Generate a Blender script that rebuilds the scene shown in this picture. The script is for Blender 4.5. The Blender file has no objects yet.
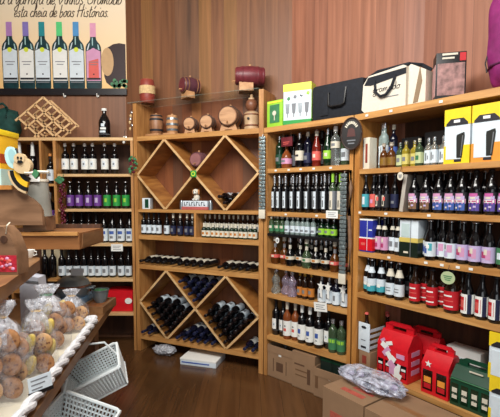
import bpy, bmesh, math, random
from mathutils import Matrix, Vector
R = math.radians
rng = random.Random(7)
sc = bpy.context.scene
col = sc.collection

# ------------------------------------------------------------------ camera, world, lights, exposure
CAM_H, FPX, PITCH, HORIZON = 1.55, 417.0, R(4.0), 194.5
CY = HORIZON + FPX*math.tan(PITCH)
cd = bpy.data.cameras.new('camera'); cam = bpy.data.objects.new('camera', cd); col.objects.link(cam)
cam.location = (0, 0, CAM_H); cam.rotation_euler = (math.pi/2 - PITCH, 0, 0)
cd.sensor_fit = 'HORIZONTAL'; cd.sensor_width = 36.0; cd.lens = 36.0*FPX/500.0
cd.shift_x = 0.0; cd.shift_y = (CY - 208.5)/500.0
cd.clip_start = 0.05
sc.camera = cam
w = bpy.data.worlds.new('world'); sc.world = w; w.use_nodes = True
w.node_tree.nodes['Background'].inputs[0].default_value = (0.86, 0.93, 1.0, 1)
w.node_tree.nodes['Background'].inputs[1].default_value = 0.20
def area(name, loc, target, size, sy, power, colr):
    l = bpy.data.lights.new(name, 'AREA'); l.shape = 'RECTANGLE'; l.size = size; l.size_y = sy
    l.energy = power; l.color = colr
    o = bpy.data.objects.new(name, l); col.objects.link(o); o.location = loc
    o.rotation_euler = (Vector(target) - Vector(loc)).to_track_quat('-Z', 'Y').to_euler()
area('ceiling_tube_light', (-0.9, 1.5, 3.4), (-0.9, 3.6, 1.3), 2.4, 0.4, 75, (1, 0.97, 0.92))
area('ceiling_tube_light', (-0.5, 0.4, 3.4), (0.9, 2.4, 1.3), 2.4, 0.4, 75, (1, 0.97, 0.92))
area('shopfront_daylight', (-0.3, -2.6, 2.1), (0.1, 3.0, 1.7), 3.2, 2.0, 50, (0.93, 0.97, 1.0))
vs = sc.view_settings
vs.view_transform = 'Standard'; vs.look = 'None'; vs.gamma = 1.0; vs.use_curve_mapping = False
vs.exposure = 0.0

# ------------------------------------------------------------------ materials
MATS = {}
def srgb(c):
    return tuple(((x/255)/12.92 if x/255 <= 0.04045 else ((x/255+0.055)/1.055)**2.4) for x in c)
def mat(name, rgb, rough=0.5, metal=0.0, var=0.06, scale=18.0, bump=0.0, trans=0.0, ior=1.45, coat=0.0, spec=0.5):
    """plain surface with a little procedural variation of tone"""
    if name in MATS: return MATS[name]
    m = bpy.data.materials.new(name); m.use_nodes = True; MATS[name] = m
    nt = m.node_tree; b = nt.nodes['Principled BSDF']
    c = srgb(rgb)
    b.inputs['Roughness'].default_value = rough; b.inputs['Metallic'].default_value = metal
    b.inputs['Transmission Weight'].default_value = trans; b.inputs['IOR'].default_value = ior
    b.inputs['Coat Weight'].default_value = coat; b.inputs['Specular IOR Level'].default_value = spec
    tc = nt.nodes.new('ShaderNodeTexCoord'); nz = nt.nodes.new('ShaderNodeTexNoise')
    nz.inputs['Scale'].default_value = scale; nz.inputs['Detail'].default_value = 3
    nt.links.new(tc.outputs['Object'], nz.inputs['Vector'])
    rp = nt.nodes.new('ShaderNodeValToRGB')
    rp.color_ramp.elements[0].position = 0.3; rp.color_ramp.elements[1].position = 0.7
    rp.color_ramp.elements[0].color = tuple(max(0, x*(1-var)) for x in c)+(1,)
    rp.color_ramp.elements[1].color = tuple(min(1, x*(1+var)) for x in c)+(1,)
    nt.links.new(nz.outputs['Fac'], rp.inputs['Fac']); nt.links.new(rp.outputs['Color'], b.inputs['Base Color'])
    if bump:
        bp = nt.nodes.new('ShaderNodeBump'); bp.inputs['Strength'].default_value = bump; bp.inputs['Distance'].default_value = 0.01
        nt.links.new(nz.outputs['Fac'], bp.inputs['Height']); nt.links.new(bp.outputs['Normal'], b.inputs['Normal'])
    return m
def wood(name, a, b_, stretch=(2, 30, 30), rough=0.45, plank=None, axis=0, tones=None, gap=0.02, coat=0.0, knots=True, offs=0.0, mixf=0.62):
    """grain stretched along one axis; with plank: boards of that width across AXIS, each with a tone of its own"""
    if name in MATS: return MATS[name]
    m = bpy.data.materials.new(name); m.use_nodes = True; MATS[name] = m
    nt = m.node_tree; L = nt.links; N = nt.nodes.new; b = nt.nodes['Principled BSDF']
    b.inputs['Roughness'].default_value = rough; b.inputs['Coat Weight'].default_value = coat; b.inputs['Coat Roughness'].default_value = 0.2
    tc = N('ShaderNodeTexCoord'); mp = N('ShaderNodeMapping'); mp.inputs['Scale'].default_value = stretch
    L.new(tc.outputs['Object'], mp.inputs['Vector'])
    nz = N('ShaderNodeTexNoise'); nz.inputs['Scale'].default_value = 1.0; nz.inputs['Detail'].default_value = 6; nz.inputs['Distortion'].default_value = 0.6
    rp = N('ShaderNodeValToRGB'); rp.color_ramp.elements[0].position = 0.32; rp.color_ramp.elements[1].position = 0.68
    rp.color_ramp.elements[0].color = srgb(a)+(1,); rp.color_ramp.elements[1].color = srgb(b_)+(1,)
    vec = mp.outputs['Vector']
    if plank:
        sx = N('ShaderNodeSeparateXYZ'); L.new(tc.outputs['Object'], sx.inputs[0])
        ad = N('ShaderNodeMath'); ad.operation = 'ADD'; ad.inputs[1].default_value = 50.0 + offs; L.new(sx.outputs[axis], ad.inputs[0])
        dv = N('ShaderNodeMath'); dv.operation = 'DIVIDE'; dv.inputs[1].default_value = plank; L.new(ad.outputs[0], dv.inputs[0])
        fl = N('ShaderNodeMath'); fl.operation = 'FLOOR'; L.new(dv.outputs[0], fl.inputs[0])
        fr = N('ShaderNodeMath'); fr.operation = 'FRACT'; L.new(dv.outputs[0], fr.inputs[0])
        wn = N('ShaderNodeTexWhiteNoise'); wn.noise_dimensions = '1D'; L.new(fl.outputs[0], wn.inputs['W'])
        va = N('ShaderNodeVectorMath'); va.operation = 'MULTIPLY_ADD'; L.new(wn.outputs['Color'], va.inputs[0])
        va.inputs[1].default_value = (9, 9, 9); L.new(mp.outputs['Vector'], va.inputs[2]); vec = va.outputs[0]
        tr = N('ShaderNodeValToRGB'); tr.color_ramp.interpolation = 'CONSTANT'
        el = tr.color_ramp.elements
        for i, t in enumerate(tones):
            e = el[i] if i < 2 else el.new(i/len(tones))
            e.position = i/len(tones); e.color = srgb(t)+(1,)
        L.new(wn.outputs['Value'], tr.inputs['Fac'])
        mx = N('ShaderNodeMix'); mx.data_type = 'RGBA'; mx.blend_type = 'MIX'; mx.inputs[0].default_value = mixf
        L.new(rp.outputs['Color'], mx.inputs[6]); L.new(tr.outputs['Color'], mx.inputs[7])
        lt = N('ShaderNodeMath'); lt.operation = 'LESS_THAN'; lt.inputs[1].default_value = gap; L.new(fr.outputs[0], lt.inputs[0])
        m2 = N('ShaderNodeMix'); m2.data_type = 'RGBA'; m2.inputs[7].default_value = srgb((38, 24, 16))+(1,)
        mf = N('ShaderNodeMath'); mf.operation = 'MULTIPLY'; mf.inputs[1].default_value = 0.7; L.new(lt.outputs[0], mf.inputs[0])
        L.new(mf.outputs[0], m2.inputs[0]); L.new(mx.outputs[2], m2.inputs[6])
        outc = m2.outputs[2]
    else:
        outc = rp.outputs['Color']
    L.new(vec, nz.inputs['Vector']); L.new(nz.outputs['Fac'], rp.inputs['Fac'])
    L.new(outc, b.inputs['Base Color'])
    bp = N('ShaderNodeBump'); bp.inputs['Strength'].default_value = 0.12; bp.inputs['Distance'].default_value = 0.004
    L.new(nz.outputs['Fac'], bp.inputs['Height']); L.new(bp.outputs['Normal'], b.inputs['Normal'])
    return m
def film(name, tint=(245, 248, 255), opacity=0.35, scale=22.0, rough=0.12):
    """crinkled clear plastic film"""
    if name in MATS: return MATS[name]
    m = bpy.data.materials.new(name); m.use_nodes = True; MATS[name] = m
    nt = m.node_tree; L = nt.links; N = nt.nodes.new; nt.nodes.clear()
    out = N('ShaderNodeOutputMaterial'); mix = N('ShaderNodeMixShader'); t = N('ShaderNodeBsdfTransparent')
    p = N('ShaderNodeBsdfPrincipled'); p.inputs['Base Color'].default_value = srgb(tint)+(1,); p.inputs['Roughness'].default_value = rough
    p.inputs['Specular IOR Level'].default_value = 1.0
    tc = N('ShaderNodeTexCoord'); nz = N('ShaderNodeTexNoise'); nz.inputs['Scale'].default_value = scale; nz.inputs['Detail'].default_value = 4
    L.new(tc.outputs['Object'], nz.inputs['Vector'])
    bp = N('ShaderNodeBump'); bp.inputs['Strength'].default_value = 0.9; bp.inputs['Distance'].default_value = 0.02
    L.new(nz.outputs['Fac'], bp.inputs['Height']); L.new(bp.outputs['Normal'], p.inputs['Normal'])
    mr = N('ShaderNodeMapRange'); mr.inputs[1].default_value = 0.38; mr.inputs[2].default_value = 0.68
    mr.inputs[3].default_value = opacity*0.35; mr.inputs[4].default_value = min(1, opacity*1.7)
    L.new(nz.outputs['Fac'], mr.inputs[0]); L.new(mr.outputs[0], mix.inputs[0])
    L.new(t.outputs[0], mix.inputs[1]); L.new(p.outputs[0], mix.inputs[2]); L.new(mix.outputs[0], out.inputs[0])
    return m

PINE = wood('pine', (166, 114, 60), (204, 154, 92), (3, 26, 26))
PINEZ = wood('pine_upright', (158, 106, 56), (198, 146, 86), (26, 26, 3))
PINEE = wood('pale_pine_edge', (194, 152, 100), (224, 190, 140), (3, 26, 26))
PINEP = wood('pine_panel', (142, 88, 42), (190, 132, 68), (3, 3, 22), rough=0.4)
PINEO = wood('orange_pine', (164, 106, 50), (204, 146, 78), (22, 22, 3), rough=0.4)
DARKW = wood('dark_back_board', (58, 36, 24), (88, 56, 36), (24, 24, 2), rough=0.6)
BACKP = wood('reddish_back_board', (98, 54, 28), (146, 88, 50), (18, 18, 1.5), rough=0.55, plank=0.11, axis=0,
             tones=[(122, 70, 40), (146, 96, 58), (96, 68, 52), (158, 104, 56), (112, 62, 36)])
OLDW = wood('worn_brown_wood', (112, 82, 58), (142, 108, 80), (3, 20, 20), rough=0.5)
TABLEW = wood('table_wood', (114, 80, 50), (150, 110, 72), (20, 3, 20), rough=0.4)
BARRELW = wood('barrel_oak', (112, 74, 48), (156, 110, 76), (22, 22, 4), rough=0.45)
BARRELF = wood('barrel_end_oak', (158, 112, 72), (196, 150, 106), (4, 20, 30), rough=0.5)
MAROONW = mat('maroon_stain', (104, 38, 46), 0.4, var=0.2, scale=30)
PURPLEW = mat('purple_stain', (82, 46, 56), 0.4, var=0.2, scale=30)
REDW = mat('red_stain', (140, 60, 48), 0.45, var=0.15, scale=30)
STRAW = mat('straw_band', (206, 176, 128), 0.8, var=0.15, scale=60, bump=0.4)
G_DARK = mat('black_glass', (10, 10, 13), 0.07, coat=0.3)
G_BLUE = mat('blue_black_glass', (16, 18, 34), 0.08, coat=0.3)
G_BROWN = mat('brown_glass', (34, 18, 10), 0.07, coat=0.3)
G_GREEN = mat('green_glass', (14, 40, 24), 0.07, coat=0.3)
G_OLIVE = mat('olive_glass', (92, 116, 84), 0.06, trans=0.6, var=0.05)
G_CLEAR = mat('clear_glass', (226, 236, 234), 0.04, trans=0.9, var=0.02)
G_FROST = mat('pale_blue_glass', (184, 204, 200), 0.1, trans=0.55, var=0.04)
G_AMBER = mat('amber_liquor', (96, 54, 20), 0.06, trans=0.25, var=0.1)
G_COPPER = mat('copper_liquor', (146, 78, 40), 0.06, trans=0.3, var=0.1)
G_RED = mat('red_liquor', (120, 34, 24), 0.06, trans=0.2, var=0.1)
G_YELL = mat('yellow_liquor', (168, 150, 50), 0.06, trans=0.3, var=0.1)
WHITE = mat('white_paper', (232, 234, 230), 0.6, var=0.03)
OFFW = mat('off_white_paper', (214, 208, 190), 0.65, var=0.05)
PALEB = mat('pale_blue_paper', (212, 224, 232), 0.55, var=0.05)
INK = mat('ink', (34, 34, 40), 0.6)
GREY = mat('grey_print', (120, 124, 130), 0.6)
PURPLE = mat('purple_paper', (104, 58, 142), 0.5)
GREEN = mat('green_paper', (40, 148, 66), 0.5)
TEAL = mat('teal_paper', (66, 162, 176), 0.5)
CORAL = mat('coral_paper', (214, 96, 88), 0.5)
PINK = mat('pink_paper', (206, 150, 186), 0.5)
LILAC = mat('lilac_paper', (190, 176, 214), 0.5)
ROSE = mat('deep_pink_paper', (176, 60, 110), 0.5)
BLUEP = mat('blue_paper', (62, 92, 166), 0.5)
NAVY = mat('navy_paper', (28, 34, 66), 0.5)
RED = mat('red_paper', (188, 30, 40), 0.45, var=0.08)
REDB = mat('bright_red_card', (206, 22, 36), 0.4, var=0.08)
AMBERP = mat('amber_paper', (190, 120, 50), 0.5)
GOLD = mat('gold_foil', (206, 166, 78), 0.3, metal=0.8)
SILVER = mat('silver_foil', (200, 202, 206), 0.25, metal=0.85)
STEEL = mat('pewter_metal', (142, 150, 156), 0.3, metal=0.7, var=0.12)
BLACK = mat('black_plastic', (20, 20, 22), 0.4)
BLACKC = mat('black_cloth', (24, 28, 36), 0.85, var=0.25, scale=40, bump=0.2)
DGREENC = mat('dark_green_cloth', (18, 62, 56), 0.8, var=0.3, scale=20, bump=0.3)
CREAMC = mat('cream_canvas', (214, 206, 190), 0.85, var=0.06, scale=60, bump=0.2)
PURPC = mat('magenta_cloth', (126, 28, 96), 0.7, var=0.25, scale=14, bump=0.35)
YELLOW = mat('yellow_card', (236, 206, 40), 0.4)
ORANGE = mat('orange_card', (232, 150, 60), 0.4)
LIME = mat('lime_card', (150, 206, 64), 0.4)
LIMEY = mat('lime_yellow_card', (214, 226, 70), 0.4)
CARD = mat('kraft_cardboard', (146, 116, 88), 0.75, var=0.07, scale=9)
CARDI = mat('kraft_cardboard_inside', (108, 78, 52), 0.8, var=0.1)
CARDR = mat('red_print_on_card', (176, 84, 70), 0.75, var=0.2, scale=40)
DGREEN = mat('dark_green_card', (14, 64, 44), 0.4, var=0.1)
BASKETM = mat('white_plastic', (218, 226, 228), 0.4, var=0.03)
CREAMB = mat('cream_box_card', (214, 200, 166), 0.6, var=0.05)
SKYB = mat('pale_blue_paint', (168, 206, 206), 0.5, var=0.06)
TAN = mat('tan_paint', (196, 172, 134), 0.55, var=0.06)
BUCKET = mat('grey_paint', (142, 142, 134), 0.5, var=0.1)
HONEY = mat('honey_yellow', (226, 178, 40), 0.4)
LEAFG = mat('leaf_green', (64, 124, 84), 0.5, var=0.2)
GRAPE = mat('grape_red', (96, 22, 44), 0.35, var=0.25)
COOKIE = mat('biscuit', (184, 142, 94), 0.8, var=0.22, scale=36, bump=0.5)
COOKIED = mat('brown_biscuit', (152, 106, 66), 0.8, var=0.3, scale=36, bump=0.5)
YELLB = mat('yellow_biscuit', (196, 172, 84), 0.7, var=0.2, scale=30, bump=0.4)
FILM = film('cellophane', opacity=0.13)
FILMW = film('white_crinkled_film', (232, 236, 246), 0.5, 40)
FILMB = film('bluish_shrink_film', (206, 212, 232), 0.62, 30)
GLASSF = film('shelf_glass', (150, 170, 160), 0.3, 2, 0.05)

# ------------------------------------------------------------------ mesh builders
class MB:
    def __init__(s): s.bm = bmesh.new(); s.mats = []
    def mi(s, m):
        if m not in s.mats: s.mats.append(m)
        return s.mats.index(m)
    def _fin(s, faces, m, smooth=False):
        i = s.mi(m)
        for f in faces: f.material_index = i; f.smooth = smooth
    def box(s, lo, hi, m, M=Matrix(), bevel=0.0):
        x0, y0, z0 = lo; x1, y1, z1 = hi
        v = [s.bm.verts.new(M @ Vector(p)) for p in ((x0,y0,z0),(x1,y0,z0),(x1,y1,z0),(x0,y1,z0),(x0,y0,z1),(x1,y0,z1),(x1,y1,z1),(x0,y1,z1))]
        fs = [s.bm.faces.new([v[i] for i in q]) for q in ((0,3,2,1),(4,5,6,7),(0,1,5,4),(1,2,6,5),(2,3,7,6),(3,0,4,7))]
        s._fin(fs, m)
        if bevel:
            es = list({e for f in fs for e in f.edges})
            r = bmesh.ops.bevel(s.bm, geom=es, offset=bevel, segments=2, affect='EDGES', profile=0.6)
            s._fin(r['faces'], m)
        return s
    def lathe(s, prof, m, seg=16, M=Matrix(), power=2.0, sx=1.0, sy=1.0, bands=None):
        """revolve (r, z); power > 2 gives a squarish section"""
        rings = []
        for r, z in prof:
            if r < 1e-6: rings.append([s.bm.verts.new(M @ Vector((0, 0, z)))]); continue
            ring = []
            for k in range(seg):
                a = 2*math.pi*k/seg; c, n = math.cos(a), math.sin(a)
                f = (abs(c)**power + abs(n)**power)**(-1/power)
                ring.append(s.bm.verts.new(M @ Vector((r*f*c*sx, r*f*n*sy, z))))
            rings.append(ring)
        for i in range(len(rings)-1):
            a, b = rings[i], rings[i+1]; fs = []
            for k in range(seg):
                k2 = (k+1) % seg
                if len(a) == 1 and len(b) == 1: continue
                if len(a) == 1: q = [a[0], b[k2], b[k]]
                elif len(b) == 1: q = [a[k], a[k2], b[0]]
                else: q = [a[k], a[k2], b[k2], b[k]]
                fs.append(s.bm.faces.new(q))
            s._fin(fs, bands[i] if bands else m, True)
        return s
    def wrap(s, r, z0, z1, m, a0=-100, a1=100, seg=10, M=Matrix(), power=2.0, r1=None, sx=1.0, sy=1.0):
        """a strip round a bottle, angles in degrees from the front (-y)"""
        rows = []
        for rr, z in ((r, z0), (r1 or r, z1)):
            row = []
            for k in range(seg+1):
                a = R(-90 + a0 + (a1-a0)*k/seg); c, n = math.cos(a), math.sin(a)
                f = (abs(c)**power + abs(n)**power)**(-1/power)
                row.append(s.bm.verts.new(M @ Vector((rr*f*c*sx, rr*f*n*sy, z))))
            rows.append(row)
        s._fin([s.bm.faces.new([rows[0][k], rows[0][k+1], rows[1][k+1], rows[1][k]]) for k in range(seg)], m, True)
        return s
    def prism(s, poly, d0, d1, m, M=Matrix(), side=None):
        """polygon in x,z extruded along y from d0 to d1"""
        a = [s.bm.verts.new(M @ Vector((x, d0, z))) for x, z in poly]
        b = [s.bm.verts.new(M @ Vector((x, d1, z))) for x, z in poly]
        n = len(poly)
        fs = [s.bm.faces.new(a), s.bm.faces.new(b[::-1])]
        s._fin(fs, m)
        s._fin([s.bm.faces.new([a[i], b[i], b[(i+1) % n], a[(i+1) % n]]) for i in range(n)], side or m)
        return s
    def tube(s, pts, r, m, seg=6, M=Matrix(), closed=False, flat=1.0):
        pts = [Vector(p) for p in pts]; n = len(pts); rings = []
        up = Vector((0, 0, 1))
        for i, p in enumerate(pts):
            t = (pts[(i+1) % n] - pts[i-1]) if closed else (pts[min(i+1, n-1)] - pts[max(i-1, 0)])
            t.normalize()
            x = t.cross(up)
            if x.length < 1e-3: x = t.cross(Vector((0, 1, 0)))
            x.normalize(); y = x.cross(t)
            rr = r[i] if isinstance(r, (list, tuple)) else r
            rings.append([s.bm.verts.new(M @ (p + rr*(math.cos(2*math.pi*k/seg)*x + flat*math.sin(2*math.pi*k/seg)*y))) for k in range(seg)])
        fs = []
        for i in range(n if closed else n-1):
            a, b = rings[i], rings[(i+1) % n]
            for k in range(seg): fs.append(s.bm.faces.new([a[k], a[(k+1) % seg], b[(k+1) % seg], b[k]]))
        s._fin(fs, m, True)
        if not closed: s._fin([s.bm.faces.new(rings[0][::-1]), s.bm.faces.new(rings[-1])], m)
        return s
    def blob(s, c, rad, m, M=Matrix(), sub=2, noise=0.0, seed=0, pw=1.0):
        r = bmesh.ops.create_icosphere(s.bm, subdivisions=sub, radius=1.0)
        q = random.Random(seed); ph = [q.uniform(0, 6.28) for _ in range(6)]
        for v in r['verts']:
            p = v.co.copy()
            if pw != 1.0: p = Vector([math.copysign(abs(t)**pw, t) for t in p])
            k = 1 + noise*(math.sin(5*p.x+ph[0])*math.sin(4*p.y+ph[1]) + 0.7*math.sin(9*p.z+ph[2])*math.sin(8*p.x+ph[3]) + .5*math.sin(13*p.y+ph[4]+7*p.z))
            v.co = M @ (Vector(c) + Vector((p.x*rad[0]*k, p.y*rad[1]*k, p.z*rad[2]*k)))
        s._fin(list({f for v in r['verts'] for f in v.link_faces}), m, True)
        return s
    def mesh(s, name):
        bmesh.ops.recalc_face_normals(s.bm, faces=s.bm.faces)
        me = bpy.data.meshes.new(name); s.bm.to_mesh(me); s.bm.free()
        for m in s.mats: me.materials.append(m)
        me.set_sharp_from_angle(angle=R(42))
        return me
def link(name, mesh, parent=None, M=None):
    o = bpy.data.objects.new(name, mesh.mesh(name) if isinstance(mesh, MB) else mesh); col.objects.link(o)
    if parent is not None: o.parent = parent
    if M is not None: o.matrix_world = M if parent is None else M
    return o
def part(name, mb, parent, label=None):
    o = link(name, mb, parent)
    if label: o['label'] = label
    return o
def tag(o, label, cat, group=None, kind=None):
    if label: o['label'] = label
    if cat: o['category'] = cat
    if group: o['group'] = group
    if kind: o['kind'] = kind
    return o
def thing(name, label, cat, M, group=None):
    o = bpy.data.objects.new(name, None); col.objects.link(o); o.matrix_world = M; o.empty_display_size = 0.1
    return tag(o, label, cat, group)
def structure(name, mb, M=None):
    o = link(name, mb, None, M); o['kind'] = 'structure'; return o
def copy_tree(o, M):
    c = o.copy(); col.objects.link(c); c.matrix_world = M
    for ch in o.children:
        d = ch.copy(); col.objects.link(d); d.parent = c
        for g in ch.children:
            e = g.copy(); col.objects.link(e); e.parent = d
    return c
T = lambda x, y, z: Matrix.Translation((x, y, z))
RZ = lambda a: Matrix.Rotation(R(a), 4, 'Z')
RX = lambda a: Matrix.Rotation(R(a), 4, 'X')
RY = lambda a: Matrix.Rotation(R(a), 4, 'Y')

# ------------------------------------------------------------------ shelving runs: local x along the front, y into the shelf, z up
def frame(a, b):
    a, b = Vector((a[0], a[1], 0)), Vector((b[0], b[1], 0)); u = (b-a).normalized(); n = Vector((-u.y, u.x, 0))
    M = Matrix(((u.x, n.x, 0, a.x), (u.y, n.y, 0, a.y), (0, 0, 1, 0), (0, 0, 0, 1)))
    return M, (b-a).length
PA, PB, PC, PD = (-3.0, 4.07), (-1.119, 4.07), (0.121, 3.51), (0.728, 2.945)
PE = (1.30, 2.16)
FA, WA = frame(PA, PB); FB, WB = frame(PB, PC); FC, WC = frame(PC, PD); FD, _w = frame(PD, PE); WD = 1.75
DA, DB, DC, DD = 0.36, 0.27, 0.30, 0.36
def sx_of(P):
    d = P - Vector((0, 0, CAM_H)); z = d.y*math.cos(PITCH) - d.z*math.sin(PITCH)
    return 250 + FPX*d.x/z
def at(F, px, z, v=0.0):
    """distance along a run at which the photograph's column px falls"""
    lo, hi = -1.0, 3.2
    for _ in range(40):
        m = (lo+hi)/2
        if sx_of(F @ Vector((m, v, z))) < px: lo = m
        else: hi = m
    return (lo+hi)/2

# ------------------------------------------------------------------ room
fl = MB(); fl.box((-4, -3.2, -0.05), (4, 6, 0), wood('floor_boards', (66, 42, 24), (100, 68, 40), (22, 1.6, 22), rough=0.24, plank=0.16, axis=0,
    tones=[(84, 56, 32), (100, 68, 40), (70, 46, 26), (92, 60, 34)], gap=0.015, mixf=0.55))
structure('floor', fl)
ce = MB(); ce.box((-4, -3.2, 3.6), (4, 6, 3.68), mat('ceiling_white', (226, 222, 212), 0.8)); structure('ceiling', ce)
W_A = wood('wall_boards_grey_brown', (104, 70, 50), (142, 100, 74), (22, 22, 1.0), rough=0.5, plank=0.17, tones=[(132, 88, 60), (146, 100, 70), (124, 84, 60)], gap=0.01, mixf=.5)
W_B = wood('wall_boards_mixed', (84, 52, 34), (150, 100, 66), (20, 20, 0.9), rough=0.5, plank=0.135, offs=0.06,
           tones=[(112, 74, 50), (122, 82, 56), (146, 106, 60), (84, 68, 58), (118, 76, 52)], gap=0.01, mixf=.5)
W_C = wood('wall_boards_reddish', (112, 66, 48), (174, 116, 90), (22, 22, 0.8), rough=0.5, plank=0.21, tones=[(138, 88, 66), (148, 98, 74), (128, 84, 66), (142, 90, 62)], gap=0.008, mixf=.42)
def wall(name, F, x0, x1, d, m):
    b = MB(); b.box((x0, d, 0), (x1, d+0.08, 3.6), m); structure(name, b, F)
def meet(F1, d1, F2, d2):
    """where the backs of two runs meet, as x along each"""
    p1, u1 = F1 @ Vector((0, d1, 0)), F1.to_3x3() @ Vector((1, 0, 0))
    p2, u2 = F2 @ Vector((0, d2, 0)), F2.to_3x3() @ Vector((1, 0, 0))
    det = u1.x*(-u2.y) + u2.x*u1.y; dx, dy = p2.x-p1.x, p2.y-p1.y
    return (dx*(-u2.y) + u2.x*dy)/det, (u1.x*dy - u1.y*dx)/det
wa, wb0 = meet(FA, DA+.03, FB, DB+.01); wb1, wc0 = meet(FB, DB+.01, FC, DC+.01); wc1, wd0 = meet(FC, DC+.01, FD, DD+.01)
wall('wall_back', FA, -1.0, wa, DA+.03, W_A)
wall('wall_back_corner', FB, wb0, wb1, DB+.01, W_B)
wall('wall_right_corner', FC, wc0, wc1, DC+.01, W_C)
wall('wall_right', FD, wd0, 5.2, DD+.01, W_C)
lw = MB(); lw.box((-4.0, -3.2, 0), (-3.9, 4.6, 3.6), W_A); structure('wall_left', lw)

# ------------------------------------------------------------------ bottles
def scaled(prof, r, h): return [(a*r, b*h) for a, b in prof]
PROF = {
 'bordeaux': [(0,0),(.86,0),(1,.02),(1,.60),(.95,.645),(.72,.69),(.45,.735),(.37,.78),(.35,.93),(.42,.935),(.42,.965),(.35,.97),(.34,1),(0,1)],
 'beer': [(0,0),(.88,0),(1,.025),(1,.50),(.95,.56),(.74,.65),(.50,.74),(.40,.82),(.37,.93),(.43,.935),(.43,.965),(.38,.97),(.38,1),(0,1)],
 'stout': [(0,0),(.9,0),(1,.03),(1,.56),(.93,.63),(.62,.70),(.42,.76),(.39,.9),(.46,.905),(.46,.95),(.40,.955),(.40,1),(0,1)],
 'decanter': [(0,0),(.82,0),(.96,.04),(1,.18),(.98,.36),(.82,.48),(.48,.56),(.32,.62),(.28,.78),(.36,.79),(.36,.86),(.30,.88),(.30,1),(0,1)],
 'square': [(0,0),(.94,0),(1,.03),(1,.62),(.92,.68),(.55,.73),(.38,.77),(.36,.9),(.44,.905),(.44,.95),(.4,.96),(.4,1),(0,1)],
 'gin': [(0,0),(.92,0),(1,.03),(1,.66),(.93,.72),(.60,.77),(.40,.80),(.38,.93),(.42,.94),(.42,1),(0,1)],
 'figure': [(0,0),(.9,0),(1,.05),(.94,.2),(.66,.34),(.62,.40),(.86,.52),(.88,.62),(.6,.72),(.32,.78),(.28,.9),(.36,.91),(.36,1),(0,1)],
 'squat': [(0,0),(.92,0),(1,.04),(1,.50),(.88,.60),(.5,.68),(.36,.73),(.34,.86),(.46,.865),(.46,1),(0,1)],
 'growler': [(0,0),(.9,0),(1,.03),(1,.52),(.93,.6),(.66,.72),(.40,.80),(.34,.84),(.34,.93),(.40,.94),(.40,1),(0,1)],
}
POW = {'square': 4.5, 'decanter': 2.6, 'figure': 2.4}
PROTO = {}; RAD = {}; SPECS = {}
PLACED = []
def bottle_proto(key, name, shape, r, h, glass, label=None, cap=None, neck=None, M=Matrix()):
    """body mesh with label, neck_label and cap children.
    label: (z0, z1, [(f0, f1, material)...], [marks (a0, a1, f0, f1, material)]); cap: (kind, z0, material); neck: (z0, z1, material)"""
    pw = POW.get(shape, 2.0); prof = scaled(PROF[shape], r, h)
    def rad(f):
        for (r0, z0), (r1, z1) in zip(PROF[shape], PROF[shape][1:]):
            if z0 <= f <= z1 and z1 > z0: return r*(r0 + (r1-r0)*(f-z0)/(z1-z0))
        return r*.35
    root = link(name, MB().lathe(prof, glass, 16, power=pw), None, M)
    if label:
        z0, z1, bands, marks = label; b = MB(); e = r + .0008
        for f0, f1, m in bands: b.wrap(e, h*(z0+(z1-z0)*f0), h*(z0+(z1-z0)*f1), m, -125, 125, 14, power=pw)
        for k, (a0, a1, f0, f1, m) in enumerate(marks):
            b.wrap(e + .0008 + .0001*k, h*(z0+(z1-z0)*f0), h*(z0+(z1-z0)*f1), m, a0, a1, 4, power=pw)
        part('label', b, root)
    if neck:
        b = MB(); n0, n1, m = neck
        for k in range(3):
            f0, f1 = n0+(n1-n0)*k/3, n0+(n1-n0)*(k+1)/3
            b.wrap(rad(f0)+.0009, h*f0, h*f1, m, -180, 180, 14, power=pw if n0 < .6 else 2, r1=rad(f1)+.0009)
        part('neck_label', b, root)
    if cap:
        kind, z0, m = cap
        if kind == 'capsule':
            pr = [(rad(z0+.001)+.001, z0*h), (rad(.9)+.0012, .9*h), (.45*r, .94*h), (.45*r, .965*h), (.38*r, .972*h), (.38*r, 1.004*h), (0, 1.004*h)]
            part('capsule', MB().lathe(pr, m, 12), root)
        elif kind == 'crown':
            part('crown_cap', MB().lathe([(.40*r, .955*h), (.50*r, .962*h), (.48*r, .99*h), (.36*r, 1.012*h), (0, 1.014*h)], m, 14), root)
        elif kind == 'cork':
            part('stopper', MB().lathe([(.3*r, .98*h), (.3*r, 1.0*h), (.44*r, 1.005*h), (.44*r, 1.08*h), (.36*r, 1.1*h), (0, 1.1*h)], m, 12), root)
        else:
            part('screw_cap', MB().lathe([(.46*r, z0*h), (.47*r, .94*h), (.45*r, 1.01*h), (0, 1.012*h)], m, 12), root)
    PROTO[key] = root; root['used'] = 0
    return root
def put(key, spec, M, desc, shelf, cat='bottle', group=None):
    """first time: build the bottle; afterwards copy it with its parts"""
    if key not in PROTO: o = bottle_proto(key, *spec, M=M)
    else: o = copy_tree(PROTO[key], M)
    if 'used' in o: del o['used']
    o['category'] = cat; PLACED.append((o, desc, shelf, group or ('bottles on the ' + shelf)))
    return o
PEND = []; OBST = []
def row(F, z, v, pxs, key, spec, desc, shelf, group=None, hm=0.12, jit=6):
    """bottles to stand side by side on one shelf; settle_rows() spaces them out and builds them"""
    if spec: RAD[key] = spec[2]*{'square': 1.2, 'decanter': 1.12, 'figure': 1.08}.get(spec[1], 1); SPECS[key] = spec
    for px in pxs:
        PEND.append([F, z, at(F, px, z+hm, v), v + rng.uniform(-.005, .005), RAD[key]*1.03+.0006, key, spec, desc, shelf, group, rng.uniform(-jit, jit)])
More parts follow.
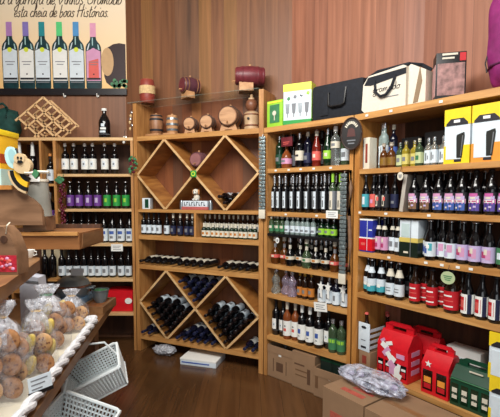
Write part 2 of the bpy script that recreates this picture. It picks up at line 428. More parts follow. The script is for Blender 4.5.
def settle_rows():
    shelves = {}
    for e in PEND: shelves.setdefault((id(e[0]), e[1]), []).append(e)
    for (f, z), es in shelves.items():
        fixed = [o[2:] for o in OBST if id(o[0]) == f and abs(o[1]-z) < .01]
        lim = []
        for e in es:
            F, u, r = e[0], e[2], e[4]
            if F is FC: lo, hi, d = .036, WC-.032, DC
            elif F is FD: lo, hi, d = .052, WD, DD
            elif F is FB:
                m = at(FB, 195, 1.3); d = DB
                lo, hi = (BX0+.001, m-.014) if u < m else (m+.014, BX1-.001)
            else:
                d = DA; ps = [ax(9)-.9, ax(9)] + ([ax(42), x56] if z > 1.0 else []) + [xa1-.012]
                lo, hi = next((a+.015, c-.015) for a, c in zip(ps, ps[1:]) if u < c or c == ps[-1])
            lim.append((lo+r, hi-r, r+.003, d-.016-r))
        for it in range(300):
            for i, a in enumerate(es):
                for c in es[i+1:]:
                    dx, dy = c[2]-a[2], c[3]-a[3]; D = math.hypot(dx, dy) or 1e-6; s = a[4]+c[4]-D
                    if s > 0: a[2] -= s*.5*dx/D; c[2] += s*.5*dx/D; a[3] -= s*.5*dy/D; c[3] += s*.5*dy/D
                for (u, v, r) in fixed:
                    dx, dy = a[2]-u, a[3]-v; D = math.hypot(dx, dy) or 1e-6; s = a[4]+r-D
                    if s > 0: a[2] += s*dx/D; a[3] += s*dy/D
            for e, (l, h, n, x) in zip(es, lim): e[2] = min(max(e[2], l), h); e[3] = min(max(e[3], n), x)
    for F, z, u, v, r, key, spec, desc, shelf, group, rz in PEND:
        put(key, SPECS[key], F @ T(u, v, z) @ RZ(rz), desc, shelf, group=group)
ORD = ('first second third fourth fifth sixth seventh eighth ninth tenth eleventh twelfth thirteenth fourteenth fifteenth sixteenth seventeenth eighteenth').split()
def finish_labels():
    sets = {}
    bpy.context.view_layer.update()
    for o, d, s, g in PLACED: sets.setdefault((d, s), []).append(o)
    for o, d, s, g in PLACED: o['group'] = g
    for (d, s), os_ in sets.items():
        os_.sort(key=lambda o: sx_of(o.matrix_world.translation))
        for i, o in enumerate(os_):
            l = f'{d} on the {s}' if len(os_) == 1 else f'{ORD[i]} {d} from left, {s}'
            l = l.replace(' of the ', ' of ').replace(' on the ', ' on ')
            o['label'] = l
            if len(l.split()) > 16: print('LONG', l)

# ------------------------------------------------------------------ racks
TH = 0.042
def shelf_board(root, x0, x1, d, z, m=None, v0=0.0, th=TH): part('shelf', MB().box((x0, v0, z-th), (x1, d, z-.0008), m or PINE), root)
def post(root, x, z0, z1, d, m=None, wdt=.04, v0=-.004): part('upright', MB().box((x-wdt/2, v0, z0), (x+wdt/2, d, z1), m or PINEZ), root)

# back rack (the frontal one)
ra = thing('bottle_rack', 'tall pine bottle rack on the back wall below the wine poster', 'rack', FA)
ax = lambda px, z=1.5: at(FA, px, z)
xa0, xa1 = ax(-40), WA-.012
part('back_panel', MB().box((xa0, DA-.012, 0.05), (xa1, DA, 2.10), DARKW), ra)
shelf_board(ra, xa0, xa1, DA-.012, 2.10, PINEE, th=.03)
x56 = ax(56)
for z in (1.75, 1.41, 1.07, .718, .376): shelf_board(ra, x56+.02, xa1-.026, DA-.012, z, PINEE, th=.026)
for z in (1.655, 1.27, .718, .376): shelf_board(ra, ax(43)+.02, x56-.014, DA-.012, z, th=.024)
for z in (1.60, .60): shelf_board(ra, xa0+.02, ax(42)-.012, DA-.012, z, th=.024)
post(ra, ax(9), 0, 2.07, DA-.012, wdt=.02); post(ra, ax(42), 1.08, 2.07, DA-.012, wdt=.02)
post(ra, x56, 1.08, 2.07, DA-.012, wdt=.026); post(ra, xa1-.012, 0, 2.07, DA-.012, wdt=.024)

# diamond rack
rb = thing('diamond_wine_rack', 'wide pine rack with two tiers of diamond bottle cubbies', 'rack', FB)
part('back_panel', MB().box((0.02, DB-.012, .12), (WB-.02, DB, 2.43), BACKP), rb)
part('upright', MB().box((-.005, -.004, 0), (.036, DB-.012, 2.42), PINEZ), rb)
part('upright', MB().box((WB-.05, -.004, 0), (WB-.008, DB-.012, 2.42), PINEZ), rb)
BX0, BX1 = .036, WB-.05
for z in (.165, .87, 1.16, 1.41, 2.105): shelf_board(rb, BX0, BX1, DB-.012, z, th=.03 if z in (1.41,) else .044)
part('glass_shelf', MB().box((-.06, -.02, 2.424), (WB-.05, DB-.02, 2.43), GLASSF), rb)
part('divider', MB().box((at(FB, 195, 1.3)-.012, 0, 1.16), (at(FB, 195, 1.3)+.012, DB-.012, 1.38), PINEZ), rb)
def diamond(zlo, zhi):
    W = BX1-BX0; q = W/4; zm = (zlo+zhi)/2; hh = zhi-zm; t = .009
    def plank(x0, z0, x1, z1):
        d = Vector((x1-x0, z1-z0)); L = d.length; a = math.atan2(d.y, d.x)
        M = T(x0, 0, z0) @ Matrix.Rotation(-a, 4, 'Y')
        part('diagonal_board', MB().box((0.004, 0.001, -t), (L-.004, DB-.014, t), PINEP, M), rb)
    for x0 in (BX0, BX0+2*q):
        plank(x0, zm, x0+q, zhi); plank(x0+q, zhi, x0+2*q, zm)
        plank(x0, zm, x0+q, zlo); plank(x0+q, zlo, x0+2*q, zm)
        for (xa, za, xb, zb) in ((x0, zm, x0+q, zhi), (x0+q, zhi, x0+2*q, zm), (x0, zm, x0+q, zlo), (x0+q, zlo, x0+2*q, zm)):
            d = Vector((xb-xa, zb-za)); M = T(xa, 0, za) @ Matrix.Rotation(-math.atan2(d.y, d.x), 4, 'Y')
            part('edge_strip', MB().box((0.006, -.006, -t-.001), (d.length-.006, .0, t+.001), PINEE, M), rb)
    return q, zm, hh
Q, ZU, HU = diamond(1.41, 2.061)
_, ZL, HL = diamond(.165, .826)

# liquor rack
rc = thing('liquor_rack', 'pine liquor rack between the diamond rack and the beer rack', 'rack', FC)
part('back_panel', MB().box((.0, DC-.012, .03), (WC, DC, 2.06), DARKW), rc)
part('top_board', MB().box((.002, -.012, 2.058), (WC-.002, DC-.012, 2.0995), PINE), rc)
for z in (1.762, 1.408, .97, .716, .353): shelf_board(rc, .034, WC-.03, DC-.012, z, th=.036)
part('dark_shelf', MB().box((.034, .0, 1.205), (WC-.03, DC-.012, 1.2272), BLACK), rc)
part('upright', MB().box((.002, -.006, 0), (.034, DC-.012, 2.058), PINEZ), rc)
part('upright', MB().box((WC-.03, -.006, 0), (WC-.002, DC-.012, 2.058), PINEO), rc)

# beer rack
rd = thing('beer_rack', 'long pine rack of craft beers along the wall beside the gift boxes', 'rack', FD)
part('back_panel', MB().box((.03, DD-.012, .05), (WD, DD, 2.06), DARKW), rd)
part('top_board', MB().box((0.008, -.01, 2.058), (WD, DD-.012, 2.0995), PINE), rd)
D1, D2, D3, D4, D5 = 1.725, 1.44, 1.155, .862, .325
for z in (D1, D2, D3, D4, D5): shelf_board(rd, .05, WD, DD-.012, z, th=.034)
part('upright', MB().box((.008, .0, 0), (.05, DD-.012, 2.058), PINEO), rd)
part('upright', MB().box((WD, .0, 0), (WD+.04, DD, 2.10), PINEO), rd)
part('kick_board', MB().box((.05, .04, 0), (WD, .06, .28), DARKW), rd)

#=ITEMS=
# ------------------------------------------------------------------ back rack bottles
dots = lambda m, n=3: [(-70+45*k, -45+45*k, .3, .7, m) for k in range(n)]
SHIELD = (.16, .50, [(0, 1, WHITE)], [(-22, 22, .25, .75, PALEB), (-12, 12, .4, .6, GREY)])
row(FA, 1.75, .11, (65.5, 74, 85, 93, 105, 115), 'shield', ('wine_bottle', 'bordeaux', .036, .305, G_DARK, SHIELD, ('capsule', .93, WHITE)),
    'black wine bottle with white shield label', 'top shelf of the back rack')
row(FA, 1.41, .11, (70.5, 79.5, 88.5, 97.6), 'purple', ('wine_bottle', 'growler', .037, .27, G_DARK, (.10, .5, [(0, 1, PURPLE)], [(-24, 18, .3, .75, LILAC)]), ('crown', .95, SILVER)),
    'black bottle with purple label', 'second shelf of the back rack')
row(FA, 1.41, .11, (107, 116.5, 126), 'green', ('wine_bottle', 'growler', .037, .27, G_DARK, (.10, .5, [(0, 1, GREEN)], [(-20, 16, .35, .7, LIME)]), ('crown', .95, SILVER)),
    'black bottle with bright green label', 'second shelf of the back rack')
row(FA, 1.07, .11, (64, 71.5, 79.5, 88, 96), 'plaindark', ('wine_bottle', 'bordeaux', .036, .29, G_DARK, (.1, .42, [(0, 1, PALEB)], [(-30, 20, .3, .7, GREY)]), ('capsule', .78, BLACK)),
    'black wine bottle with pale label', 'third shelf of the back rack')
row(FA, 1.07, .11, (104, 112.5, 121, 129.5), 'whitelab', ('wine_bottle', 'growler', .037, .28, G_DARK, (.06, .5, [(0, 1, PALEB)], [(-30, 20, .2, .4, GREY), (-40, 34, .55, .8, BLUEP)]), None),
    'black bottle with wide white label', 'third shelf of the back rack')
row(FA, .718, .10, (62, 69, 76.5, 84, 91.5, 98.5, 105, 112.5, 121, 128.5), 'lowwhite', ('wine_bottle', 'bordeaux', .033, .29, G_DARK, (.07, .40, [(0, 1, PALEB)], [(-30, 20, .3, .7, GREY)]), ('capsule', .80, BLACK)),
    'black wine bottle with white label', 'fourth shelf of the back rack')
row(FA, .60, .10, (12, 20, 28), 'leftlow', ('wine_bottle', 'bordeaux', .036, .30, G_DARK, None, ('capsule', .8, BLACK)), 'plain black wine bottle', 'low left shelf of the back rack')
row(FA, .718, .10, (45.5, 52.5), 'leftlow', None, 'plain black wine bottle', 'low middle bay of the back rack')
row(FA, .376, .10, (58, 65), 'leftlow', None, 'plain black wine bottle', 'lowest shelf of the back rack')
row(FA, 1.60, .10, (20, 33), 'pinkneck', ('wine_bottle', 'bordeaux', .037, .46, G_DARK, (.1, .4, [(0, 1, PINK)], [(-30, 20, .3, .7, WHITE)]), ('capsule', .72, WHITE)),
    'tall rose bottle with white foil', 'upper left bay of the back rack', hm=.3)
row(FA, 1.655, .09, (50.5,), 'giftwine', ('wine_bottle', 'bordeaux', .036, .27, G_DARK, (.12, .52, [(0, 1, PALEB)], [(-26, 20, .4, .7, GREY)]), ('cork', .9, AMBERP)),
    'wine bottle with orange stopper and pale blue label', 'narrow bay behind the bee figure')
row(FA, 1.27, .09, (48.5, 54.5), 'violet', ('wine_bottle', 'bordeaux', .034, .30, G_DARK, (.06, .42, [(0, 1, PURPLE)], [(-26, 20, .4, .7, LILAC)]), ('capsule', .80, SILVER)),
    'violet-label wine bottle with silver neck', 'narrow bay below bee figure')

# things on and in the back rack
u = at(FA, 106, 2.2, .12)
b = bottle_proto('growler', 'growler_bottle', 'growler', .056, .285, G_DARK, (.12, .5, [(.0, .04, GREY)], [(-34, 26, .15, .32, PALEB), (-26, 30, .42, .6, WHITE), (-16, 16, .68, .95, PALEB)]), ('screw', .93, WHITE), M=FA @ T(u, .08, 2.10))
del b['used']; tag(b, 'large black growler with white print on top of the back rack', 'bottle')
# lattice rack: a square lattice turned on its corner and cut off flat below
lr = thing('lattice_bottle_rack', 'empty diamond lattice bottle rack of thin pale slats on the back rack', 'bottle rack', FA @ T(at(FA, 50, 2.2, .14), .02, 2.1005))
def lattice(y0, y1, parent):
    top = Vector((0, .385)); s = .38; e1 = Vector((-.78, -.626)); e2 = Vector((.73, -.683))
    for k in range(4):
        for (o, d, n, L) in ((top + e2*(k*.118), e1, e2, .355), (top + e1*(k*.105), e2, e1, .375)):
            p0, p1 = o, o + d*L
            if p1.y < .006: p1 = p0 + d*((p0.y-.006)/-d.y)
            if p0.y < .03: continue
            dd = p1-p0; M = T(p0.x, 0, p0.y) @ Matrix.Rotation(-math.atan2(dd.y, dd.x), 4, 'Y')
            part('slat', MB().box((0, y0, -.0085), (dd.length, y1, .0085), wood('pale_slat', (206, 166, 116), (226, 190, 142), (3, 30, 30)), M), parent)
lattice(0, .014, lr); lattice(.15, .164, lr)
for k in range(3):
    for j in range(3):
        p = Vector((0, .375)) + Vector((.73, -.683))*(k*.125) + Vector((-.78, -.626))*(j*.12)
        if p.y > .03: part('cross_slat', MB().box((p.x-.006, .0145, p.y-.012), (p.x+.006, .1495, p.y), MATS['pale_slat']), lr)
gb = thing('cloth_bag', 'dark green cloth bag slumped on the far left of the back rack', 'bag', FA @ T(at(FA, 3, 2.2, .1), .16, 2.115))
part('bag_body', MB().blob((0, 0, .14), (.13, .10, .15), DGREENC, sub=3, noise=.06, seed=3, pw=.75), gb)
part('strap', MB().tube([(-.04, -.08, .22), (-.06, -.10, .29), (0, -.05, .33), (.07, -.10, .28), (.05, -.09, .18)], .012, DGREENC), gb)
cb = MB(); x0, x1 = at(FA, 39, .85, .15), at(FA, 59.5, .85, .15); xm = (x0+x1)/2
cbx = thing('carton', 'cream upright carton behind dark bottles in the low bay of the back rack', 'box', FA @ T(xm, .21, .718))
part('box_body', MB().box((x0-xm, 0, 0), (x1-xm, .12, .345), CREAMB, bevel=.004), cbx)
part('lid', MB().box((x0-xm-.003, -.003, .31), (x1-xm+.003, .123, .347), OFFW, bevel=.003), cbx)
rp_ = thing('gift_carton', 'red carton with two round white emblems on the lowest back rack shelf', 'box', FA @ T(at(FA, 119, .45, .06), .05, .376))
part('box_body', MB().box((-.14, 0, 0), (.14, .2, .20), REDB, bevel=.008), rp_)
part('lid', MB().prism([(-.143, .15), (.143, .15), (.143, .203), (.05, .215), (-.1, .215), (-.143, .203)], -.003, .2, REDB), rp_)
for x in (-.10, .10):
    p = part('round_emblem', MB().lathe([(.0, 0), (.03, 0), (.03, .003), (0, .003)], WHITE, 20, T(x, -.003, .11) @ RX(90), sx=1.2), rp_)
gp = thing('grape_decoration', 'hanging bunch of dark red artificial grapes beside purple-label bottles', 'decoration', FA @ T(at(FA, 62.5, 1.6, -.03), -.035, 1.66))
g = MB()
for k in range(46):
    zz = -k/46*.40; r_ = .026*(1-.4*k/46)
    g.blob((rng.uniform(-r_, r_), rng.uniform(-.02, .02), zz), (.013, .013, .014), GRAPE, sub=1)
part('grapes', g, gp)['kind'] = 'stuff'
part('stem', MB().tube([(0, 0, -.3), (0, .0, .02), (.0, .035, .085)], .003, LEAFG), gp)
lf = MB()
for a in range(4): lf.blob((.025*math.cos(a*1.6)-.02, -.012, .03+.02*math.sin(a*1.6)), (.026, .004, .02), LEAFG, sub=1)
part('leaf', lf, gp)
def paper_tag(name, label, F, px, z, w_, h_, v=-.008, rot=0, m=WHITE, group=None, lines=3, lean=0):
    M = F @ T(at(F, px, z, v), v, z) @ RX(lean) @ RY(rot)
    o = thing(name, label, 'price tag', M, group)
    part('card', MB().box((-w_/2, -.002, -h_/2), (w_/2, 0, h_/2), m), o)
    b = MB()
    for k in range(lines):
        b.box((-w_*.34, -.0028, h_*(.22-.22*k)-h_*.035), (w_*(.34-.12*(k % 2)), -.0019, h_*(.22-.22*k)+h_*.035), GREY)
    part('print', b, o)
    return o
paper_tag('price_tag', 'white paper price tag on the third shelf edge of the back rack', FA, 117, 1.03, .115, .07)

# ------------------------------------------------------------------ poster above the back rack
vP = DA + .012
px_l, px_r = at(FA, -6, 3.0, vP), at(FA, 126.5, 2.9, vP)
zb = 2.63; zt = 3.585
po = thing('wine_poster', 'large poster of six wine bottles and a barrel under handwritten words', 'poster', FA @ T(0, vP, 0))
def postermat():
    m = mat('poster_paper', (226, 196, 140), 0.45); nt = m.node_tree; b = nt.nodes['Principled BSDF']
    tc = nt.nodes.new('ShaderNodeTexCoord'); sp = nt.nodes.new('ShaderNodeSeparateXYZ'); rp = nt.nodes.new('ShaderNodeValToRGB')
    mr = nt.nodes.new('ShaderNodeMapRange'); mr.inputs[1].default_value = zb; mr.inputs[2].default_value = zt
    nt.links.new(tc.outputs['Object'], sp.inputs[0]); nt.links.new(sp.outputs[2], mr.inputs[0]); nt.links.new(mr.outputs[0], rp.inputs[0])
    e = rp.color_ramp.elements; e[0].color = srgb((240, 196, 128))+(1,); e[1].color = srgb((246, 232, 206))+(1,)
    nt.links.new(rp.outputs['Color'], b.inputs['Base Color']); return m
part('poster_sheet', MB().box((px_l, 0, zb), (px_r, .012, zt), postermat()), po)
part('bottom_rail', MB().box((px_l, -.02, zb-.045), (px_r, .014, zb+.02), mat('black_rail', (26, 24, 28), .35)), po)
def flat(prof, m, M, y, parent, name, x0=-9, seg=0):
    pts = [(r, z) for r, z in prof if r > 0]
    poly = pts + [(-r, z) for r, z in pts[::-1]]
    return part(name, MB().prism(poly, -y, 0, m, M), parent)
def zpix(py, F=FA, px=60, v=vP):
    lo, hi = 0, 6
    for _ in range(40):
        z = (lo+hi)/2; P = F @ Vector((at(F, px, 2.5, v), v, z)) - Vector((0, 0, CAM_H))
        dz = P.y*math.cos(PITCH)-P.z*math.sin(PITCH); up = P.y*math.sin(PITCH)+P.z*math.cos(PITCH)
        if CY - FPX*up/dz > py: lo = z
        else: hi = z
    return (lo+hi)/2
print_ink = mat('poster_bottle_print', (20, 54, 60), .35, var=.45, scale=14)
for px, cc, lab in ((10, (178, 130, 190), PALEB), (26.5, (134, 120, 190), WHITE), (42.5, (40, 140, 148), PALEB), (60, (90, 206, 130), WHITE), (76.5, (84, 150, 206), PALEB), (93.5, (226, 160, 190), None)):
    x = at(FA, px, 3.0, vP); z0 = zb + .022; h = zpix(22) - z0; r = .081
    if px == 93.5: h -= .012
    pb = flat(scaled([(.9,0),(1,.02),(1,.60),(.96,.64),(.82,.68),(.56,.715),(.40,.745),(.36,.78),(.34,.99)], r, h), print_ink, T(x, 0, z0), .003, po, 'printed_bottle')
    capm = mat('poster_foil_%d' % px, cc, .4)
    pcap = part('printed_foil', MB().prism([(x-.031, z0+h*.79), (x+.031, z0+h*.79), (x+.03, z0+h), (x-.03, z0+h)], -.0045, -.0028, capm), pb)
    lm = lab or CORAL
    pl = MB().prism([(x-.074, z0+h*.12), (x+.074, z0+h*.12), (x+.074, z0+h*.57), (x+.03, z0+h*.6), (x-.03, z0+h*.6), (x-.074, z0+h*.57)], -.0045, -.0028, lm if lab else PINK)
    if not lab: pl.prism([(x-.055, z0+h*.16), (x+.055, z0+h*.16), (x+.05, z0+h*.46), (x-.05, z0+h*.42)], -.0055, -.0044, CORAL)
    pl.prism([(x-.066, z0+h*.09), (x+.066, z0+h*.09), (x+.066, z0+h*.105), (x-.066, z0+h*.105)], -.0055, -.0028, GREY)
    pl.prism([(x-.07, z0+h*.135), (x+.07, z0+h*.135), (x+.07, z0+h*.165), (x-.07, z0+h*.165)], -.0055, -.0044, INK)
    pl.lathe([(0, 0), (.024, 0), (.024, .002), (0, .002)], LIMEY if lab else PINK, 14, T(x, -.0044, z0+h*.585) @ RX(90))
    pl.lathe([(0, 0), (.008, 0), (.008, .002), (0, .002)], INK, 10, T(x, -.0044, z0+h*.22) @ RX(90))
    part('printed_label', pl, pb)
    part('printed_lines', MB().prism([(x-.05, z0+h*.40), (x+.05, z0+h*.40), (x+.05, z0+h*.412), (x-.05, z0+h*.412)], -.0056, -.0044, GREY).prism([(x-.035, z0+h*.36), (x+.035, z0+h*.36), (x+.035, z0+h*.372), (x-.035, z0+h*.372)], -.0056, -.0044, GREY), pb)
    part('printed_glint', MB().prism([(x+.05, z0+h*.6), (x+.066, z0+h*.59), (x+.054, z0+h*.67), (x+.044, z0+h*.68)], -.0045, -.0028, SKYB), pb)
    part('printed_glint', MB().prism([(x-.012, z0+h*.66), (x-.002, z0+h*.66), (x-.002, z0+h*.78), (x-.012, z0+h*.78)], -.0045, -.0028, SKYB), pb)
    part('printed_shine', MB().prism([(x-.068, z0+h*.585), (x-.052, z0+h*.6), (x-.034, z0+h*.70), (x-.048, z0+h*.68)], -.0045, -.0028, PALEB), pb)
xb = at(FA, 114, 2.8, vP); zc = zpix(65, px=114)
bar = part('printed_barrel', MB().prism([(xb-.10, zc-.12), (xb-.08, zc-.18), (xb-.03, zc-.22), (xb+.06, zc-.2), (px_r-.008, zc-.15), (px_r-.008, zc+.21), (xb+.06, zc+.22), (xb+.0, zc+.21), (xb-.07, zc+.17), (xb-.11, zc+.1)], -.003, 0, mat('poster_dark_barrel', (48, 30, 32), .5)), po)
part('printed_barrel_end', MB().lathe([(0, 0), (.065, 0), (.065, .002), (0, .002)], mat('poster_barrel_end', (196, 160, 116), .5), 24, T(xb-.065, -.003, zc+.03) @ RX(90), sy=2.2), bar)
gv = MB(); q = random.Random(4)
for k in range(16): gv.lathe([(0, 0), (.02, 0), (.02, .002), (0, .002)], LEAFG, 8, T(xb+.05+q.uniform(-.08, .09), -.006, zb+.06+q.uniform(-.02, .05)) @ RX(90))
part('printed_vine', gv, bar)
# handwriting: pen strokes on a letter grid (x-height 1)
GL = {
 'a': (.9, [[(.75,.9),(.3,1),(.05,.5),(.2,.05),(.55,.2),(.75,.9),(.7,.2),(.95,.1)]]), 'b': (.8, [[(.1,2.1),(.08,.1),(.4,0),(.65,.4),(.5,.9),(.15,.7)]]),
 'c': (.75, [[(.65,.85),(.35,1),(.08,.5),(.3,.02),(.75,.2)]]), 'd': (.9, [[(.7,.85),(.3,1),(.05,.5),(.25,0),(.6,.3),(.8,2.2),(.75,.2),(.95,.1)]]),
 'e': (.75, [[(.08,.45),(.5,.55),(.55,.9),(.3,1),(.08,.5),(.3,0),(.75,.25)]]), 'f': (.6, [[(.6,1.9),(.4,2.2),(.25,1.6),(.2,-.8),(.4,-.4),(.2,.6),(.6,.8)]]),
 'g': (.85, [[(.7,.9),(.3,1),(.08,.5),(.3,.05),(.7,.8),(.65,-.9),(.2,-1),(.1,-.6),(.85,.2)]]), 'h': (.85, [[(.1,0),(.2,2.2),(.1,0),(.3,.8),(.6,.95),(.6,.1),(.85,.1)]]),
 'i': (.45, [[(.1,.9),(.15,.1),(.45,.15)],[(.2,1.45),(.26,1.55)]]), 'm': (1.3, [[(.1,.95),(.1,0),(.25,.8),(.5,.95),(.5,.05),(.7,.8),(.95,.95),(.95,.1),(1.25,.15)]]),
 'n': (.9, [[(.1,.95),(.1,0),(.3,.8),(.6,.95),(.6,.1),(.9,.15)]]), 'o': (.85, [[(.45,1),(.08,.6),(.25,0),(.65,.3),(.6,.9),(.45,1),(.85,.85)]]),
 'r': (.65, [[(.1,.95),(.12,0),(.2,.7),(.6,.95)]]), 's': (.7, [[(.6,.85),(.3,1),(.2,.7),(.55,.35),(.35,0),(.05,.15)]]),
 't': (.6, [[(.3,1.8),(.2,.2),(.4,0),(.6,.15)],[(.02,1.15),(.6,1.25)]]), 'v': (.75, [[(.05,.95),(.25,0),(.65,1),(.8,.85)]]),
 'u': (.9, [[(.1,.95),(.12,.2),(.35,0),(.65,.3),(.7,.95),(.7,.15),(.9,.1)]]), 'q': (.9, [[(.7,.9),(.3,1),(.08,.5),(.3,.05),(.7,.8),(.65,-1),(.9,-.5)]]),
 'G': (1.4, [[(1.2,1.9),(.7,2.2),(.1,1.2),(.4,.1),(1.1,.3),(1.1,1),(.7,1),(1.3,1)]]), 'H': (1.4, [[(.2,2.1),(.1,0)],[(1.1,2.2),(.95,0)],[(-.1,1),(1.4,1.25)]]),
 'V': (1.2, [[(.0,2),(.4,0),(1.3,2.2)]]), 'T': (1.1, [[(.5,2.1),(.35,0)],[(-.1,1.9),(1.2,2.2)]]), '.': (.4, [[(.1,.0),(.16,.1)]]), ' ': (.6, []),
 "\u00f3": (.85, [[(.45,1),(.08,.6),(.25,0),(.65,.3),(.6,.9),(.45,1),(.85,.85)],[(.4,1.4),(.65,1.9)]]), "\u00e1": (.9, [[(.75,.9),(.3,1),(.05,.5),(.2,.05),(.55,.2),(.75,.9),(.7,.2),(.95,.1)],[(.5,1.4),(.7,1.8)]]),
}
def script(mb, text, x0, z0, xh, m, width=None, r=.004, M=Matrix(), slant=.25, seg=4):
    tot = sum(GL[c][0] for c in text); k = (width/tot) if width else xh
    x = x0
    for c in text:
        w_, st = GL[c]
        for s_ in st:
            P = [Vector((x + (px_*1.0)*k + pz*slant*xh, 0, z0 + pz*xh)) for px_, pz in s_]
            Q2 = []
            for i in range(len(P)-1):
                a, b0, c0, d = P[max(i-1, 0)], P[i], P[i+1], P[min(i+2, len(P)-1)]
                for t in (0, .34, .67):
                    Q2.append(.5*((2*b0) + (c0-a)*t + (2*a-5*b0+4*c0-d)*t*t + (3*b0-a-3*c0+d)*t**3))
            Q2.append(P[-1])
            mb.tube(Q2, r, m, seg, M)
        x += w_*k
pen = mat('poster_pen', (70, 54, 40), .6)
t = MB(); z2 = zpix(17); x0 = at(FA, 14, 3.3, vP); x1 = at(FA, 109, 3.3, vP)
script(t, 'esta cheia de boas Hist\u00f3rias.', x0, z2, .058, pen, width=x1-x0, M=T(0, -.002, 0), r=.0046)
z1 = zpix(4.5); x0 = at(FA, -14, 3.3, vP); x1 = at(FA, 122, 3.3, vP)
script(t, 'Toda a garrafa de Vinhos Gramado', x0, z1, .062, pen, width=x1-x0, M=T(0, -.002, 0), r=.0046)
part('handwritten_lettering', t, po)
for px, w_ in ((65, 'under the fourth'), (98, 'under the last')):
    hk = thing('poster_hook', f'small white hook {w_} bottle of the poster', 'hook', FA @ T(at(FA, px, 2.55, vP), vP, zpix(96, px=px)))
    part('hook_plate', MB().lathe([(0, 0), (.014, 0), (.014, .008), (0, .01)], WHITE, 12, RX(90)), hk)
    part('hook_pin', MB().tube([(0, -.006, 0), (0, -.03, -.002), (0, -.032, .02)], .004, WHITE), hk)

# ------------------------------------------------------------------ diamond rack contents
def wine(lab, capm, h=.212, r=.027, l0=.08, l1=.45, gl=G_DARK): return ('wine_bottle', 'bordeaux', r, h, gl, (l0, l1, [(0, 1, lab)], [(-30, 24, .3, .7, GREY)]), ('capsule', .8, capm))
SB = 'bottle shelf of the diamond rack'
row(FB, 1.16, .05, (141.5, 148, 153.5, 158.5, 166.5), 'bwhite', wine(PALEB, BLACK), 'small black wine bottle with white label', SB)
row(FB, 1.16, .05, (173.5, 180.5, 187.5, 191.8), 'bblack', wine(NAVY, OFFW), 'small black wine bottle with pale foil', SB)
MINI = ('miniature_bottle', 'bordeaux', .0225, .13, G_GREEN, (.1, .5, [(0, 1, OFFW)], [(-30, 24, .3, .7, AMBERP)]), ('capsule', .74, OFFW))
MINB = ('miniature_bottle', 'bordeaux', .0225, .205, G_BROWN, (.30, .62, [(0, 1, OFFW)], [(-30, 24, .3, .7, GREY)]), ('capsule', .82, OFFW))
row(FB, 1.16, .045, [204 + 4.6*k for k in range(12)], 'mini', MINI, 'miniature wine bottle with cream label', 'front row right of the diamond rack divider', hm=.06)
row(FB, 1.16, .125, [200.5 + 4.75*k for k in range(13)], 'minib', MINB, 'slim brown bottle with cream label', 'back row behind the miniature wine bottles', hm=.1)
LIE = ('wine_bottle', 'bordeaux', .0345, .285, G_BLUE, (.12, .5, [(0, 1, WHITE)], [(-30, 24, .3, .7, GREY)]), ('capsule', .8, NAVY))
LIE2 = ('wine_bottle', 'bordeaux', .031, .285, G_DARK, (.14, .58, [(0, 1, BLACK)], [(-50, 50, .1, .95, OFFW)]), ('capsule', .8, BLACK))
def lie(key, spec, x, z, desc, shelf, roll=0.0, tip=0.0, v=None):
    """a bottle on its side, neck towards the room"""
    put(key, spec, FB @ T(x, (DB-.016) if v is None else v, z) @ RZ(tip) @ RX(90) @ RZ(180+roll), desc, shelf)
for k, px in enumerate((151, 156.5, 162, 167.5, 173, 182, 189, 196, 203, 210, 228, 235, 242, 249, 256)):
    lie('lie2', LIE2, at(FB, px, .91, .1), .907, 'black bottle lying on its side', 'slanted shelf of the diamond rack', rng.uniform(-25, 25), -6)
LIEB = ('wine_bottle', 'bordeaux', .0345, .285, G_DARK, (.12, .5, [(0, 1, PALEB)], [(-30, 24, .3, .7, GREY)]), ('capsule', .8, mat('dark_foil', (30, 20, 20), .35)))
def pile(cx, zlow, cells, where, key='lieb', spec=LIEB):
    s = .0765; rows_ = {}
    for (i, j) in cells:
        x = cx + (i-j)*s*.7071*Q/HL*.96; z = zlow + (.068 + (i+j)*s*.7071)*1.0
        rows_.setdefault(i+j, []).append((x, z))
    for n, r_ in rows_.items():
        for x, z in sorted(r_):
            lie(key, spec, x, z, 'black wine bottle lying', f'{ORD[n]} layer of the {where}', rng.uniform(-30, 30), rng.uniform(-.6, .6))
full = [(i, j) for i in range(5) for j in range(6) if i+j <= 5 and not (i == 4 and j > 0) and not (i == 0 and j == 5)]
pile(BX0+Q, .165, full, 'lower left diamond')
pile(BX0+3*Q, .165, full, 'lower right diamond')
pile(BX0+2*Q, ZL+.016, [(i, j) for i in range(4) for j in range(4) if i+j <= 3 and max(i, j) < 4], 'lower middle wedge', 'lie', LIE)
pile(BX0+3*Q, 1.41, [(0, 0), (1, 0), (0, 1)], 'upper right diamond')
for k, dx in enumerate((-.19, -.11, -.035, .04, .115, .19)): lie('lie', LIE, BX0+2*Q+dx, .165+.037, 'black wine bottle lying', 'bottom shelf between the lower diamonds', rng.uniform(-30, 30))
for k, dx in enumerate((-.075, .0, .075)): lie('lie', LIE, BX0+2*Q+dx, .165+.037+.066, 'black wine bottle lying', 'second layer between the lower diamonds', rng.uniform(-30, 30))
for dx in (.045, .125): lie('lie', LIE, BX0+dx, .165+.037, 'black wine bottle lying', 'bottom corner left of the lower diamonds', 20)
for dx in (-.045, -.125): lie('lie', LIE, BX1+dx, .165+.037, 'black wine bottle lying', 'bottom corner right of the lower diamonds', 20)

